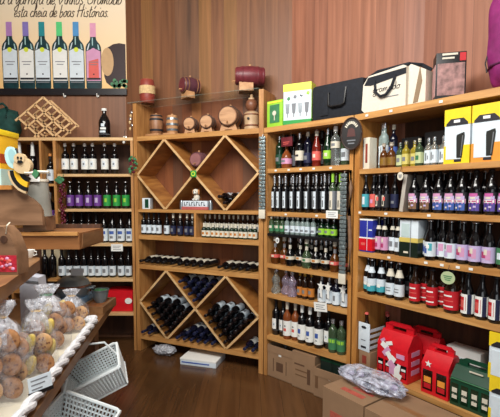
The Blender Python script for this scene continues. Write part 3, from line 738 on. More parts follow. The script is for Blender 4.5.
# barrels
def barrel_prof(r, L): return [(0, 0), (r*.80, 0), (r*.84, L*.02), (r*.95, L*.25), (r, L*.5), (r*.95, L*.75), (r*.84, L*.98), (r*.80, L), (0, L)]
def hoops(root, r, L, m, M=Matrix(), fr=(.06, .24, .76, .94)):
    for f in fr:
        rr = r*(.82 + .18*math.sin(math.pi*min(max(f, 0), 1)))+.001
        part('hoop', MB().lathe([(rr, L*f-L*.025), (rr+.0025, L*f-L*.02), (rr+.0025, L*f+L*.02), (rr, L*f+L*.025)], m, 24, M), root)
def lying_barrel(F, px, z, v, r, L, label, wood_m, end_m, hoop_m, yaw=0, stand=True, name='wine_barrel', lift=.03, bung=BARRELF):
    M = F @ T(at(F, px, z, v), v, z) @ RZ(yaw)
    o = thing(name, label, 'barrel', M)
    B = T(0, 0, r+lift) @ RX(-90)        # axis along +y, one end towards the room
    part('barrel_body', MB().lathe(barrel_prof(r, L), wood_m, 24, B), o)
    part('barrel_end', MB().lathe([(0, -.002), (r*.76, -.002), (r*.76, .004)], end_m, 24, B), o)
    hoops(o, r, L, hoop_m, B)
    tp = part('spigot', MB().tube([(0, .0, r*.5+lift), (0, -.02, r*.5+lift), (0, -.03, r*.42+lift)], .006, bung), o)
    part('bung', MB().lathe([(0, 0), (.009, 0), (.011, .018), (0, .02)], bung, 10, T(0, L*.5, 2*r+lift-.004)), o)
    if stand == 'block':
        part('cradle', MB().prism([(-r*.8, 0), (r*.8, 0), (r*.62, lift+r*.3), (0, lift*.95), (-r*.62, lift+r*.3)], L*.12, L*.6, BARRELF), o)
    elif stand:
        for y in (L*.2, L*.75):
            part('cradle', MB().prism([(-r*.85, 0), (-r*.45, 0), (-r*.3, lift*.5), (r*.3, lift*.5), (r*.45, 0), (r*.85, 0), (r*.62, lift+r*.35), (0, lift*.95), (-r*.62, lift+r*.35)], y-.009, y+.009, BARRELF), o)
    return o
def standing_barrel(F, px, z, v, r, L, label, wood_m, bands, base=True, name='wine_barrel'):
    o = thing(name, label, 'barrel', F @ T(at(F, px, z, v), v, z)); b0 = .02 if base else 0
    part('barrel_body', MB().lathe(barrel_prof(r, L), wood_m, 24, T(0, 0, b0)), o)
    for f0, f1, m in bands:
        pr = [(r*(.80+.20*math.sin(math.pi*f))+.0025, L*f) for f in (f0, (f0+f1)/2, f1)]
        part('band', MB().lathe(pr, m, 24, T(0, 0, b0)), o)
    if base: part('stand', MB().box((-r*1.15, -r*1.1, 0), (r*1.15, r*1.1, .02), BARRELF, bevel=.003), o)
    part('bung', MB().lathe([(0, 0), (.012, 0), (.013, .016), (0, .018)], BARRELF, 10, T(0, 0, L+b0-.001)), o)
    return o
ZB, ZG = 2.105, 2.430
standing_barrel(FB, 147.5, ZG, .10, .076, .225, 'red-brown upright barrel with a pale straw band on the glass shelf', REDW, [(.38, .72, STRAW)], False)
pv = lying_barrel(FB, 182, ZG, .03, .078, .17, 'small dark purple barrel on a pale stand on the glass shelf', PURPLEW, MAROONW, BARRELW, -30, 'block', lift=.04)
lying_barrel(FB, 235.5, ZG, .04, .085, .25, 'large maroon barrel on a pale stand on the glass shelf', MAROONW, REDW, MAROONW, -62, 'block', lift=.05)
standing_barrel(FB, 156.5, ZB+.001, .09, .066, .185, 'dark upright mini barrel with black hoops on a plank base', BARRELW, [(.15, .25, INK), (.70, .80, INK), (.9, .97, INK)])
standing_barrel(FB, 172.5, ZB+.001, .09, .058, .165, 'pale upright mini barrel with broad silver hoops', BARRELF, [(.12, .24, STEEL), (.42, .54, STEEL), (.74, .86, STEEL)])
lying_barrel(FB, 189, ZB+.001, .05, .064, .14, 'smallest cradle barrel beside the silver-hooped barrel', BARRELW, BARRELF, INK, 14)
lying_barrel(FB, 206, ZB+.001, .05, .068, .14, 'small cradle barrel left of the biggest cradle barrel', BARRELW, BARRELF, INK, 14)
lying_barrel(FB, 227.5, ZB+.001, .03, .098, .19, 'biggest pale-faced cradle barrel on the barrel shelf', BARRELW, BARRELF, INK, 10)
jg = thing('ceramic_dispenser', 'pale tiered ceramic dispenser with a black tap hole at the barrel shelf end', 'dispenser', FB @ T(at(FB, 251.5, 2.2, .08), .08, ZB+.001))
CER = mat('beige_ceramic', (186, 156, 122), .4, var=.12); CERB = mat('brown_ceramic', (120, 76, 54), .4, var=.15)
part('lower_jar', MB().lathe([(0, 0), (.060, 0), (.064, .016), (.059, .04), (.062, .08), (.066, .136), (.046, .152), (0, .152)], CER, 20), jg)
part('upper_jar', MB().lathe([(.042, .152), (.028, .164), (.046, .18), (.051, .216), (.042, .244), (.027, .256), (0, .256)], CERB, 20), jg)
part('lid_knob', MB().lathe([(.026, .256), (.027, .268), (.011, .276), (.015, .288), (.008, .3), (0, .3)], CER, 16), jg)
part('tap_hole', MB().lathe([(0, 0), (.011, 0), (.011, .008), (0, .01)], BLACK, 12, T(0, -.061, .088) @ RX(90)), jg)
for z in (.026, .118): part('glaze_band', MB().lathe([(.0645, z), (.068, z+.003), (.068, z+.011), (.0645, z+.014)], CERB, 20), jg)
# small things in the upper diamonds
pd = lying_barrel(FB, 195.5, 1.41+HU+.04, .03, .072, .13, 'purple barrel resting in the top wedge between the upper diamonds', mat('dusty_purple_stain', (112, 70, 74), .5, var=.2), mat('dusty_mauve', (138, 92, 92), .5, var=.15), PURPLEW, 0, False, lift=.02)
gk = thing('green_emblem', 'small green square emblem at the crossing of the upper diamonds', 'emblem', FB @ T(BX0+2*Q, -.008, ZU))
part('plate', MB().box((-.03, -.006, -.03), (.03, 0, .03), GREEN, bevel=.003), gk)
part('ring', MB().lathe([(.014, 0), (.021, 0), (.021, .003), (.014, .003)], LIMEY, 16, T(0, -.006, 0) @ RX(90)), gk)
bx = thing('wine_carton', 'small white and dark green carton in the corner under the upper left diamond', 'box', FB @ T(at(FB, 147, 1.45, .04), .04, 1.41) @ RZ(12))
part('box_body', MB().box((-.04, -.02, 0), (.04, .05, .105), PALEB, bevel=.002), bx)
part('printed_panel', MB().box((-.012, -.0215, .01), (.026, -.019, .095), DGREEN), bx)
sg = thing('dog_sign', 'small sign with white lettered band on the shelf below the diamonds', 'sign', FB @ T(at(FB, 196, 1.45, .05), .05, 1.41))
part('sign_base', MB().box((-.14, -.03, 0), (.14, .03, .028), mat('pinkish_red_board', (176, 92, 88), .5), bevel=.004), sg)
part('letter_band', MB().box((-.13, -.022, .028), (.13, .02, .082), PALEB, bevel=.004), sg)
lt = MB()
for k in range(9):
    x = -.105+k*.026; lt.box((x-.008, -.0245, .038), (x-.003, -.0215, .072), INK); lt.box((x-.008, -.0245, .064 if k % 2 else .038), (x+.008, -.0215, .072 if k % 2 else .046), INK)
part('lettering', lt, sg)
for x in (-.155, .155): part('end_post', MB().lathe([(0, 0), (.02, 0), (.02, .06), (.012, .085), (0, .09)], STEEL, 12, T(x, 0, 0)), sg)
dg = thing('dog_figurine', 'tan and white puppy figurine sitting on the small lettered sign', 'figurine', FB @ T(at(FB, 196.5, 1.5, .05), .05, 1.492))
df = MB(); df.blob((0, .005, .03), (.03, .028, .034), CREAMC, sub=2); df.blob((0, -.01, .082), (.03, .028, .028), CREAMC, sub=2); df.blob((0, -.034, .074), (.014, .014, .011), WHITE, sub=2)
for x in (-.017, .017): df.blob((x, -.025, .012), (.011, .014, .013), WHITE, sub=1)
part('dog_body', df, dg)
for x in (-1, 1):
    part('ear', MB().blob((x*.029, -.006, .08), (.010, .014, .026), mat('puppy_brown', (176, 116, 64), .7), sub=2), dg)
    part('eye', MB().blob((x*.011, -.036, .088), (.004, .003, .004), INK, sub=1), dg)
part('nose', MB().blob((0, -.048, .078), (.005, .004, .004), INK, sub=1), dg)

# hanging clip strips
def clip_strip(F, px, z1, z0, label, v=-.03, wdt=.05, n=20, cap=True):
    o = thing('clip_strip', label, 'hanging strip', F @ T(at(F, px, (z0+z1)/2, v), v, z1))
    L = z1-z0
    part('strip', MB().box((-.009, .0, -L), (.009, .004, 0), BLACK), o)
    part('hook', MB().tube([(0, 0, -.01), (0, .005, .012), (0, .03, .012)], .004, SILVER), o)
    for k in range(n):
        z = -(k+.5)*L/n
        part('packet', MB().box((-wdt/2, -.012-.004*(k % 2), z-L/n*.42), (wdt/2, -.001, z+L/n*.42), SILVERP, RY(rng.uniform(-6, 6)) if 0 else Matrix(), bevel=.003), o)
    if cap: part('label_card', MB().box((-.028, -.016, -L-.07), (.028, -.002, -L+.005), OFFW, bevel=.002), o)
    return o
SILVERP = mat('grey_silver_wrapper', (126, 140, 142), .28, metal=.45, var=.35, scale=70, bump=.5)
clip_strip(FB, 262.5, 2.03, 1.42, 'silver packet strip hanging on the post between diamond and liquor racks', wdt=.055)
clip_strip(FC, 343.5, 1.70, .98, 'silver packet strip hanging at the liquor rack post beside beer rack', wdt=.05, n=24)
o = thing('tall_bark_strip', 'narrow dark bark-edged strip standing beside the silver packets of the liquor rack', 'trim strip', FC @ T(WC-.012, -.024, 1.0))
part('strip', MB().tube([(0, 0, 0), (.008, 0, .2), (-.004, 0, .4), (.006, 0, .6), (0, 0, .72)], [.012, .015, .012, .016, .01], OLDW, 8), o)
for px, z, nm, cc, lab in ((131, 2.27, 'cork_charm', STRAW, 'pale dangling charm hanging on the diamond rack post above the shelf'), (124.5, 2.08, 'bell_charm', WHITE, 'white dangling charm hanging at the end of the back rack top')):
    v = -.02; o = thing(nm, lab, 'charm', FB @ T(at(FB, px, z, v), v, z))
    c = MB()
    for k in range(6): c.blob((rng.uniform(-.018, .018), rng.uniform(-.006, .006), -.03*k+.06 if nm == 'cork_charm' else rng.uniform(-.03, .03)), (.014, .01, .018), cc if k % 2 else SILVER, sub=1)
    part('beads', c, o); part('cord', MB().tube([(0, 0, -.1 if nm == 'cork_charm' else -.02), (0, 0, .08), (0, .02, .1)], .002, INK), o)
vn = thing('vine_decoration', 'small dark leafy sprig hanging on the lower part of the post', 'decoration', FB @ T(at(FB, 133, 1.85, -.04), -.042, 1.86))
lfm = MB()
for k in range(26): lfm.blob((rng.uniform(-.04, .04), rng.uniform(-.015, .01), rng.uniform(-.10, .05)), (.018, .005, .013), LEAFG if k % 3 else GRAPE, sub=1)
part('leaves', lfm, vn)['kind'] = 'stuff'
part('stem', MB().tube([(0, .0, -.1), (.01, 0, 0), (0, .034, .06)], .003, DGREEN), vn)
# on the floor under the diamond rack
wbx = thing('flat_carton', 'flat white carton lying on the floor under the diamond rack', 'box', FB @ T(at(FB, 200, .05, -.05), -.05, 0) @ RZ(8))
part('box_body', MB().box((-.175, -.05, 0), (.175, .2, .058), PALEB, bevel=.004), wbx)
part('printed_stripe', MB().box((-.16, -.0515, .02), (.11, -.0495, .032), BLUEP), wbx)
part('lid', MB().box((-.177, -.052, .045), (.177, .202, .06), WHITE, bevel=.003), wbx)
cr = thing('plastic_bundle', 'crumpled clear plastic bundle on the floor left of the white carton', 'bundle', FB @ T(at(FB, 163, .05, -.02), -.02, 0))
part('wrap', MB().blob((0, .03, .05), (.12, .07, .05), FILMW, sub=3, noise=.14, seed=5), cr)
part('contents', MB().blob((.0, .03, .04), (.09, .045, .036), GREY, sub=2, noise=.1, seed=6), cr)
# ------------------------------------------------------------------ liquor rack contents
L1, L2, L3, L4, L5 = 'top shelf of the liquor rack', 'second shelf of the liquor rack', 'fourth shelf of the liquor rack', 'fifth shelf of the liquor rack', 'bottom shelf of the liquor rack'
LS = 'dark shelf of the liquor rack'
def one(F, z, v, px, key, spec, desc, shelf): row(F, z, v, (px,), key, spec, desc, shelf)
def lab(z0, z1, m, *marks): return (z0, z1, [(0, 1, m)], list(marks))
MK = (-30, 24, .3, .7, GREY)
one(FC, 1.762, .11, 274, 'cgreen', ('liquor_bottle', 'gin', .034, .27, G_GREEN, lab(.15, .45, DGREEN, MK), ('screw', .9, SILVER)), 'dark green liquor bottle with silver cap', L1)
one(FC, 1.762, .10, 286, 'cpear', ('liquor_bottle', 'decanter', .042, .245, G_COPPER, lab(.16, .34, PINK, MK), ('screw', .86, GOLD)), 'pear-shaped pink-brown liquor bottle', L1)
one(FC, 1.762, .10, 299.5, 'cwhite', ('liquor_bottle', 'gin', .036, .275, G_DARK, lab(.22, .5, OFFW, (-30, 24, .4, .6, INK)), ('screw', .88, SILVER)), 'dark liquor bottle with cream label', L1)
one(FC, 1.762, .12, 308, 'cblk', ('liquor_bottle', 'gin', .032, .28, G_BLUE, lab(.14, .42, NAVY, MK), ('screw', .88, OFFW)), 'slim blue-black bottle beside the cream-labelled one', L1)
one(FC, 1.762, .09, 316.5, 'cred', ('liquor_bottle', 'beer', .035, .285, G_RED, lab(.18, .42, CORAL, (-20, 20, .3, .7, OFFW)), ('capsule', .84, OFFW)), 'red-brown liquor bottle with pale cap', L1)
one(FC, 1.762, .09, 327.5, 'cgrn2', ('liquor_bottle', 'beer', .033, .285, G_GREEN, lab(.2, .42, LIME, (-20, 20, .3, .7, OFFW)), ('capsule', .84, SILVER)), 'green liquor bottle with lime label', L1)
one(FC, 1.762, .07, 336, 'cclr', ('liquor_bottle', 'gin', .035, .288, G_CLEAR, lab(.45, .62, OFFW, MK), ('screw', .88, WHITE)), 'tall pale clear liquor bottle', L1)
one(FC, 1.762, .11, 345, 'cclr2', ('liquor_bottle', 'gin', .034, .25, G_OLIVE, lab(.15, .5, PALEB, MK), ('screw', .88, SILVER)), 'short olive bottle below the round plaque', L1)
for v, k in ((.2, 'r'),):
    row(FC, 1.762, v, (285, 293, 322, 331), 'cback', ('liquor_bottle', 'bordeaux', .036, .29, G_DARK, lab(.1, .4, GREY, MK), ('capsule', .8, BLACK)), 'black bottle in the shadowed back row', L1)
ms = thing('shelf_sign', 'small maroon sign board hanging under the top board of the liquor rack', 'sign', FC @ T(at(FC, 287, 2.0, .06), .06, 1.965))
part('board', MB().box((-.055, -.006, -.025), (.055, .006, .05), MAROONW, bevel=.002), ms)
b = MB(); b.box((-.035, -.0075, .006), (.03, -.0055, .012), CORAL); b.box((-.035, -.0075, -.008), (.02, -.0055, -.003), CORAL); part('lettering', b, ms)
part('hanger', MB().tube([(-.04, 0, .05), (-.04, 0, .092)], .002, SILVER).tube([(.04, 0, .05), (.04, 0, .092)], .002, SILVER), ms)
TALL = ('liquor_bottle', 'bordeaux', .0275, .30, G_DARK, (.10, .56, [(0, 1, BLACK)], [(-26, 26, .02, .98, PALEB), (-14, 2, .12, .5, INK), (-16, 10, .62, .7, GREY)]), ('capsule', .78, SILVER))
TALL2 = ('liquor_bottle', 'bordeaux', .0275, .30, G_OLIVE, (.10, .56, [(0, 1, GREY)], [(-26, 26, .02, .98, OFFW), (-14, 2, .12, .5, INK)]), ('capsule', .78, LIME))
row(FC, 1.408, .055, [271.5, 279, 285.5, 293, 300, 308, 316, 324.3], 'ctall', TALL, 'tall black bottle with white strip label', L2)
row(FC, 1.408, .055, [333, 340], 'ctall2', TALL2, 'tall olive bottle with white strip label', L2)
row(FC, 1.408, .15, [275, 283, 290, 297, 305, 313, 321, 329, 336], 'ctall', None, 'tall black bottle in the back row', L2)
SM = ('miniature_bottle', 'gin', .021, .14, G_OLIVE, (.12, .5, [(0, 1, LEAFG)], [(-40, 40, .5, .9, OFFW)]), ('screw', .88, OFFW))
SM2 = ('miniature_bottle', 'gin', .021, .14, G_FROST, (.12, .5, [(0, 1, PALEB)], [(-40, 40, .2, .5, GREY)]), ('screw', .88, WHITE))
row(FC, 1.228, .05, [269.5, 273.5, 278, 282.5], 'csm', SM, 'small bottle with pale green label', LS, hm=.06)
row(FC, 1.228, .05, [287.5, 292.5, 297.5, 302.5, 307.5, 313], 'csm2', SM2, 'small clear bottle with pale label', LS, hm=.06)
row(FC, 1.228, .06, [322, 328, 334], 'csm3', ('miniature_bottle', 'squat', .026, .14, G_GREEN, lab(.12, .45, LIME, MK), ('screw', .86, SILVER)), 'squat small bottle with lime label', LS, hm=.06)
row(FC, 1.228, .15, [276, 283, 290, 296, 303, 310, 318, 326], 'csm4', ('miniature_bottle', 'gin', .022, .14, G_GREEN, lab(.12, .5, PALEB, MK), ('screw', .88, SILVER)), 'small green bottle in the back row', LS, hm=.06)
DEC = ('liquor_bottle', 'decanter', .036, .225, G_DARK, (.24, .36, [(0, 1, OFFW)], [(-20, 20, .2, .8, AMBERP)]), ('screw', .86, SILVER), (.62, .76, OFFW))
DECA = ('liquor_bottle', 'decanter', .036, .225, G_AMBER, (.24, .36, [(0, 1, CORAL)], [(-20, 20, .2, .8, OFFW)]), ('screw', .86, OFFW), (.62, .76, GREY))
DECO = ('liquor_bottle', 'decanter', .037, .225, G_OLIVE, (.22, .36, [(0, 1, OFFW)], [(-20, 20, .2, .8, LEAFG)]), ('screw', .86, OFFW), (.62, .76, OFFW))
row(FC, .97, .06, (272, 281), 'decA', DECA, 'round amber decanter bottle with pinkish label', L3)
row(FC, .97, .06, (289.5, 297), 'dec', DEC, 'round black decanter bottle with cream label', L3)
row(FC, .97, .06, (306,), 'decO', DECO, 'round olive decanter bottle', L3)
row(FC, .97, .06, (316, 324), 'dec', None, 'round black decanter bottle with cream label', L3)
row(FC, .97, .06, (334, 345), 'decA', None, 'round amber decanter bottle with pinkish label', L3)
row(FC, .97, .17, (280, 288, 296, 304, 312, 320, 329, 337), 'dec', None, 'round black decanter bottle in the back row', L3)
FIG = ('liquor_bottle', 'figure', .040, .20, G_CLEAR, None, ('screw', .9, SILVER))
FIGP = ('liquor_bottle', 'figure', .040, .20, mat('pale_lilac_glass', (214, 200, 222), .05, trans=.8, var=.03), None, ('screw', .9, SILVER))
row(FC, .716, .07, (274.5,), 'fig', FIG, 'clear waisted figure bottle with silver cap', L4)
row(FC, .716, .07, (282.5, 290), 'figp', FIGP, 'pale lilac waisted figure bottle', L4)
row(FC, .716, .07, (299, 304.5, 311), 'cbrn', ('liquor_bottle', 'gin', .026, .205, G_BROWN, lab(.12, .45, AMBERP, MK), ('screw', .88, GOLD)), 'slim brown bottle with amber label', L4)
STAR = ('liquor_bottle', 'bordeaux', .031, .213, G_BLUE, (.05, .5, [(0, 1, PALEB)], [(-16, 16, .3, .7, GREY)]), ('capsule', .82, SILVER))
row(FC, .716, .06, (322, 329, 336.5, 345), 'star', STAR, 'dark white-label bottle with neck ribbon', L4)
for px in (321, 328, 343):
    o = thing('neck_ribbon', f'white star ribbon tied on a dark bottle, {("first","second","third")[(321,328,343).index(px)]} from the left', 'ribbon', FC @ T(at(FC, px, .85, .02), .018, .855), 'white star ribbons')
    sp = [( .034*(1 if k % 2 == 0 else .42)*math.sin(k*math.pi/5), .036*(1 if k % 2 == 0 else .42)*math.cos(k*math.pi/5)) for k in range(10)]
    part('bow', MB().prism(sp, -.003, .003, WHITE), o)
    part('ribbon_tail', MB().prism([(-.008, -.01), (.008, -.01), (.014, -.09), (-.004, -.085)], -.002, .002, WHITE), o)
OVAL = [(-34, 34, .1, .9, WHITE), (-16, 16, .3, .6, PALEB), (-10, 10, .4, .5, GREY)]
row(FC, .353, .07, (271, 279), 'ovD', ('liquor_bottle', 'bordeaux', .034, .31, G_DARK, (.14, .5, [(0, .02, GREY)], OVAL), ('capsule', .8, BLACK)), 'dark wine bottle with white oval label', L5)
row(FC, .353, .07, (286.5, 293.5), 'ovR', ('liquor_bottle', 'bordeaux', .034, .31, G_COPPER, (.1, .5, [(0, 1, WHITE)], [(-26, 20, .3, .5, CORAL), (-16, 12, .6, .7, GREY)]), ('capsule', .8, OFFW)), 'rose wine bottle with white label', L5)
row(FC, .353, .06, (302, 310, 319.5), 'ovO', ('liquor_bottle', 'bordeaux', .037, .31, G_DARK, (.10, .5, [(0, 1, WHITE)], [(-22, 20, .4, .7, BLUEP), (-14, 10, .2, .27, GREY)]), ('capsule', .80, WHITE)), 'dark wine bottle with white label and foil', L5)
row(FC, .353, .09, (327,), 'ovD', None, 'dark wine bottle with white oval label', L5)
row(FC, .353, .06, (333.5, 341), 'cgin', ('liquor_bottle', 'gin', .034, .25, G_OLIVE, lab(.1, .45, LEAFG, (-60, 60, .6, .9, LIME)), ('screw', .88, SILVER)), 'pale green clear bottle with leafy label', L5)
paper_tag('price_tag', 'white price card under the tall bottles of the liquor rack', FC, 332, 1.405, .10, .055, v=-.02)
paper_tag('price_tag', 'large white price card on the fifth shelf edge of the liquor rack', FC, 320.5, .70, .115, .07, v=-.012, rot=-6)
def disc_tag(label, F, px, z, v, rx, rz, m, m2):
    o = thing('hanging_tag', label, 'tag', F @ T(at(F, px, z, v), v, z))
    part('disc', MB().lathe([(0, 0), (rx, 0), (rx, .003), (0, .003)], m, 24, RX(90), sy=rz/rx), o)
    b = MB()
    for k in range(3): b.box((-rx*(.6-.1*k), -.0042, rz*(.25-.3*k)-.0025), (rx*(.6-.1*k), -.003, rz*(.25-.3*k)+.0025), m2)
    part('print', b, o); part('string', MB().tube([(0, -.001, rz), (0, .01, rz+.035)], .0015, INK), o)
disc_tag('small round white tag hanging under the dark shelf of the liquor rack', FC, 277.5, 1.175, -.012, .019, .024, WHITE, GREY)
# round plaque between liquor and beer racks
pq = thing('round_plaque', 'dark oval plaque with pale lettering hanging at the corner of the top board', 'plaque', FC @ T(at(FC, 352, 1.97, -.03), -.03, 1.968) @ RZ(12))
part('board', MB().lathe([(0, 0), (.066, 0), (.074, .006), (.074, .016), (0, .016)], mat('plaque_black', (26, 22, 22), .4), 32, T(0, .0, 0) @ RX(90), sy=1.82/1.2), pq)
part('rim', MB().tube([(.072*math.cos(t_*math.pi/16), -.016, .108*math.sin(t_*math.pi/16)) for t_ in range(32)], .006, mat('plaque_rim', (56, 40, 34), .4), closed=True), pq)
b = MB()
for k in range(9):
    a = R(40+12.5*k); b.box((-.004, -.0185, -.009), (.004, -.016, .009), OFFW, T(.048*math.cos(a), 0, .076*math.sin(a)) @ RY(-math.degrees(a)+90))
for k, w_ in enumerate((.03, .022)): b.box((-w_, -.0185, -.05-.02*k), (w_, -.016, -.042-.02*k), GREY)
part('lettering', b, pq)
part('emblem', MB().prism([(-.03, -.02), (.03, -.02), (.022, .03), (0, .042), (-.022, .03)], -.018, -.0155, mat('plaque_red', (74, 34, 30), .5)), pq)

# on the top boards
TB = 2.101
def carton(name, label, F, px0, px1, z, v, d, h, m, rz=0, parts=(), cat='box'):
    x0, x1 = at(F, px0, z+h/2, v), at(F, px1, z+h/2, v); c = (x0+x1)/2; w_ = (x1-x0)/2
    o = thing(name, label, cat, F @ T(c, v, z) @ RZ(rz))
    part('box_body', MB().box((-w_, 0, 0), (w_, d, h), m, bevel=.003), o)
    for nm, (a0, a1, b0, b1), mm in parts:
        part(nm, MB().box((w_*a0, -.0025, h*b0), (w_*a1, .0, h*b1), mm), o)
    return o, w_, h
o, w_, h = carton('gift_box', 'small lime green framed gift box at the left end of the top board', FC, 267, 282.5, TB, .02, .07, .215, LIME, parts=(('inner_panel', (-.62, .62, .16, .84), LEAFG), ('printed_band', (-.9, .9, .9, .97), LIMEY)))
part('printed_flower', MB().lathe([(0, 0), (.02, 0), (.02, .003), (0, .003)], OFFW, 10, T(0, -.0026, h*.52) @ RX(90)).box((-.004, -.004, h*.25), (.004, -.002, h*.5), OFFW), o)
x0, x1 = at(FC, 283, 2.25, .0), at(FC, 311, 2.25, .0); xm = (x0+x1)/2
o = thing('gift_box', 'taller gift box with printed glasses and lime yellow top', 'box', FC @ T(xm-.01, .02, TB) @ RZ(16)); w_ = .115
part('box_body', MB().box((-w_, 0, .03), (w_, .11, .31), PALEB, bevel=.003), o)
part('top_band', MB().box((-w_-.001, -.002, .255), (w_+.001, .112, .312), LIMEY), o)
part('base_band', MB().box((-w_-.001, -.002, 0), (w_+.001, .112, .032), GREEN), o)
part('side_panel', MB().box((w_-.0005, .004, .03), (w_+.002, .108, .256), LIME), o)
q = random.Random(2)
for k in range(4):
    b = MB(); x = -.08+.053*k; b.prism([(x-.018, .16), (x+.018, .16), (x+.012, .09), (x+.003, .08), (x+.003, .055), (x-.003, .055), (x-.003, .08), (x-.012, .09)], -.003, 0, GREY if k % 2 else STEEL)
    b.blob((x+.01, -.001, .2+.01*k), (.016, .002, .016), (LEAFG, GREY, STEEL, LIME)[k], sub=1)
    part('printed_glass', b, o)
# black duffel
x0, x1 = at(FC, 312, 2.2, .03), at(FC, 362, 2.2, -.0); xm = (x0+x1)/2; hw = (x1-x0)/2
o = thing('duffel_bag', 'black cloth duffel bag lying on the top board beside the gift box', 'bag', FC @ T(xm, .02, TB))
b = MB(); b.box((-hw, 0, 0), (hw, .2, .265), BLACKC, bevel=.035); part('bag_body', b, o)
part('handle', MB().tube([(-.06, -.004, .19), (-.058, -.014, .1), (-.03, -.018, .085), (.05, -.018, .085), (.075, -.014, .1), (.08, -.004, .21)], .008, BLACK), o)
part('zipper', MB().tube([(-hw*.9, .1, .266), (0, .1, .268), (hw*.9, .1, .266)], .006, mat('zip_grey', (60, 64, 70), .5)), o)
part('pocket', MB().box((-hw*.62, -.006, .03), (-.065, .004, .17), BLACKC, bevel=.003), o)
# cream canvas bag with black trim, printed lettering
x0, x1 = at(FD, 361, 2.2, -.02), at(FD, 425, 2.2, .02); 
o = thing('tote_bag', 'cream canvas bag with black handles and printed word on the top board', 'bag', FD @ T(x0, -.012, TB) @ RZ(5)); W_ = (x1-x0)*.97; Wf = W_*.74; Hb = .255
side = [(0, 0.02), (0.02, 0), (Wf, 0), (Wf, Hb-.01), (Wf-.02, Hb), (.05, Hb-.02), (.01, Hb-.07)]
b = MB(); b.prism(side, 0, .22, CREAMC); part('bag_body', b, o)
part('gusset', MB().prism([(Wf, 0), (W_, .0), (W_, Hb*.8), (Wf+.02, Hb), (Wf, Hb)], .03, .2, CREAMC), o)
part('gusset_fold', MB().prism([(Wf+.035, .015), (Wf+.065, .02), (Wf+.09, Hb*.55), (Wf+.075, Hb*.9)], .026, .032, mat('canvas_inside', (136, 116, 92), .9)), o)
part('trim_band', MB().prism([(.02, Hb-.075), (.05, Hb-.03), (Wf, Hb-.02), (Wf, Hb-.055), (.07, Hb-.085)], -.004, .0, BLACKC), o)
part('top_trim', MB().tube([(.03, .01, Hb-.035), (.1, .03, Hb+.004), (Wf, .03, Hb+.006), (Wf+.05, .1, Hb+.002), (W_*.98, .12, Hb*.86)], .012, BLACKC), o)
part('handle', MB().tube([(.10, -.004, Hb-.06), (.11, -.012, .12), (.15, -.016, .085), (.19, -.016, .09), (.225, -.012, .13), (.25, -.004, Hb-.05)], .009, BLACKC), o)
b = MB(); script(b, 'gramado', .085, .118, .022, INK, width=Wf*.62, r=.002, M=T(0, -.002, 0), slant=0); b.box((.16, -.003, .075), (.27, -.001, .080), GREY); part('printed_word', b, o)
# photo box
o = thing('photo_gift_box', 'black and red gift box printed with photos beside the cream bag', 'box', FD @ T(at(FD, 447, 2.2, .01), .05, TB) @ RZ(38)); hw = .08
part('box_body', MB().box((-hw, -hw*.0, 0), (hw, .125, .262), BLACK, bevel=.003), o)
part('photo_panel', MB().box((-hw*.9, -.002, .02), (hw*.9, 0, .20), mat('photo_print', (146, 110, 106), .4, var=.6, scale=26), bevel=0), o)
part('side_photo', MB().box((-hw-.002, .012, .02), (-hw, .118, .20), mat('photo_print_pale', (196, 150, 150), .4, var=.35, scale=20)), o)
part('red_corner', MB().box((hw*.55, -.003, .21), (hw*.95, 0, .255), RED), o)
b = MB(); b.box((-hw*.6, -.003, .245), (hw*.42, 0, .256), OFFW); b.box((-hw*.6, -.003, .224), (hw*.2, 0, .234), OFFW); part('printed_words', b, o)
# magenta bag at the frame's edge
o = thing('fabric_bag', 'magenta soft fabric bag at the end of the top board', 'bag', FD @ T(at(FD, 500, 2.4, .14)+.065, .15, TB))
b = MB(); b.blob((0, 0, .285), (.105, .12, .27), PURPC, sub=4, noise=.035, seed=8, pw=.6); part('bag_body', b, o)
part('strap', MB().tube([(-.03, -.11, .47), (-.02, -.13, .56), (.05, -.12, .56), (.06, -.11, .47)], .012, PURPC), o)
part('seam', MB().tube([(-.10, -.06, .12), (-.06, -.115, .13), (.06, -.118, .14)], .006, mat('dark_magenta', (80, 16, 62), .7)), o)
part('pull_cord', MB().tube([(-.085, -.085, .22), (-.095, -.10, .15), (-.085, -.10, .1)], .004, BLACK), o)

# ------------------------------------------------------------------ beer rack contents
S1, S2, S3, S4, S5 = ('top shelf of the beer rack', 'second shelf of the beer rack', 'third shelf of the beer rack', 'fourth shelf of the beer rack', 'bottom shelf of the beer rack')
carton('slim_carton', 'slim white upright carton with dark lettering at the left of gin bottles', FD, 363, 369.5, D1, .03, .08, .215, OFFW, parts=(('lettering', (-.2, .4, .2, .8), REDW), ('side_band', (-.9, -.7, .05, .95), GREY)))
GIN = ('liquor_bottle', 'gin', .027, .30, G_FROST, (.1, .52, [(0, 1, PALEB)], [(-36, -20, .1, .9, STEEL), (-8, 30, .4, .7, WHITE)]), ('screw', .9, SILVER))
for k in range(4):
    for vv in (0.05, 0.07500000000000001, 0.1): OBST.append((FD, D1, at(FD, 363.5, D1+.1, 0.05)+(at(FD, 372, D1+.1, 0.05)-at(FD, 363.5, D1+.1, 0.05))*(k+.5)/4, vv, .018))
row(FD, D1, .10, (375, 384), 'gin', GIN, 'tall pale blue gin bottle', S1)
row(FD, D1, .14, (393.5,), 'gindk', ('liquor_bottle', 'gin', .027, .29, G_BLUE, lab(.15, .5, BLUEP, MK), ('screw', .9, OFFW)), 'tall blue-black bottle behind the amber flagons', S1)
row(FD, D1, .035, (384.5, 392.5), 'squat', ('liquor_bottle', 'squat', .0275, .16, G_AMBER, lab(.1, .42, mat('dull_amber_paper', (130, 94, 40), .5), (-26, 22, .2, .8, GOLD)), ('screw', .86, OFFW)), 'squat amber flagon', S1)
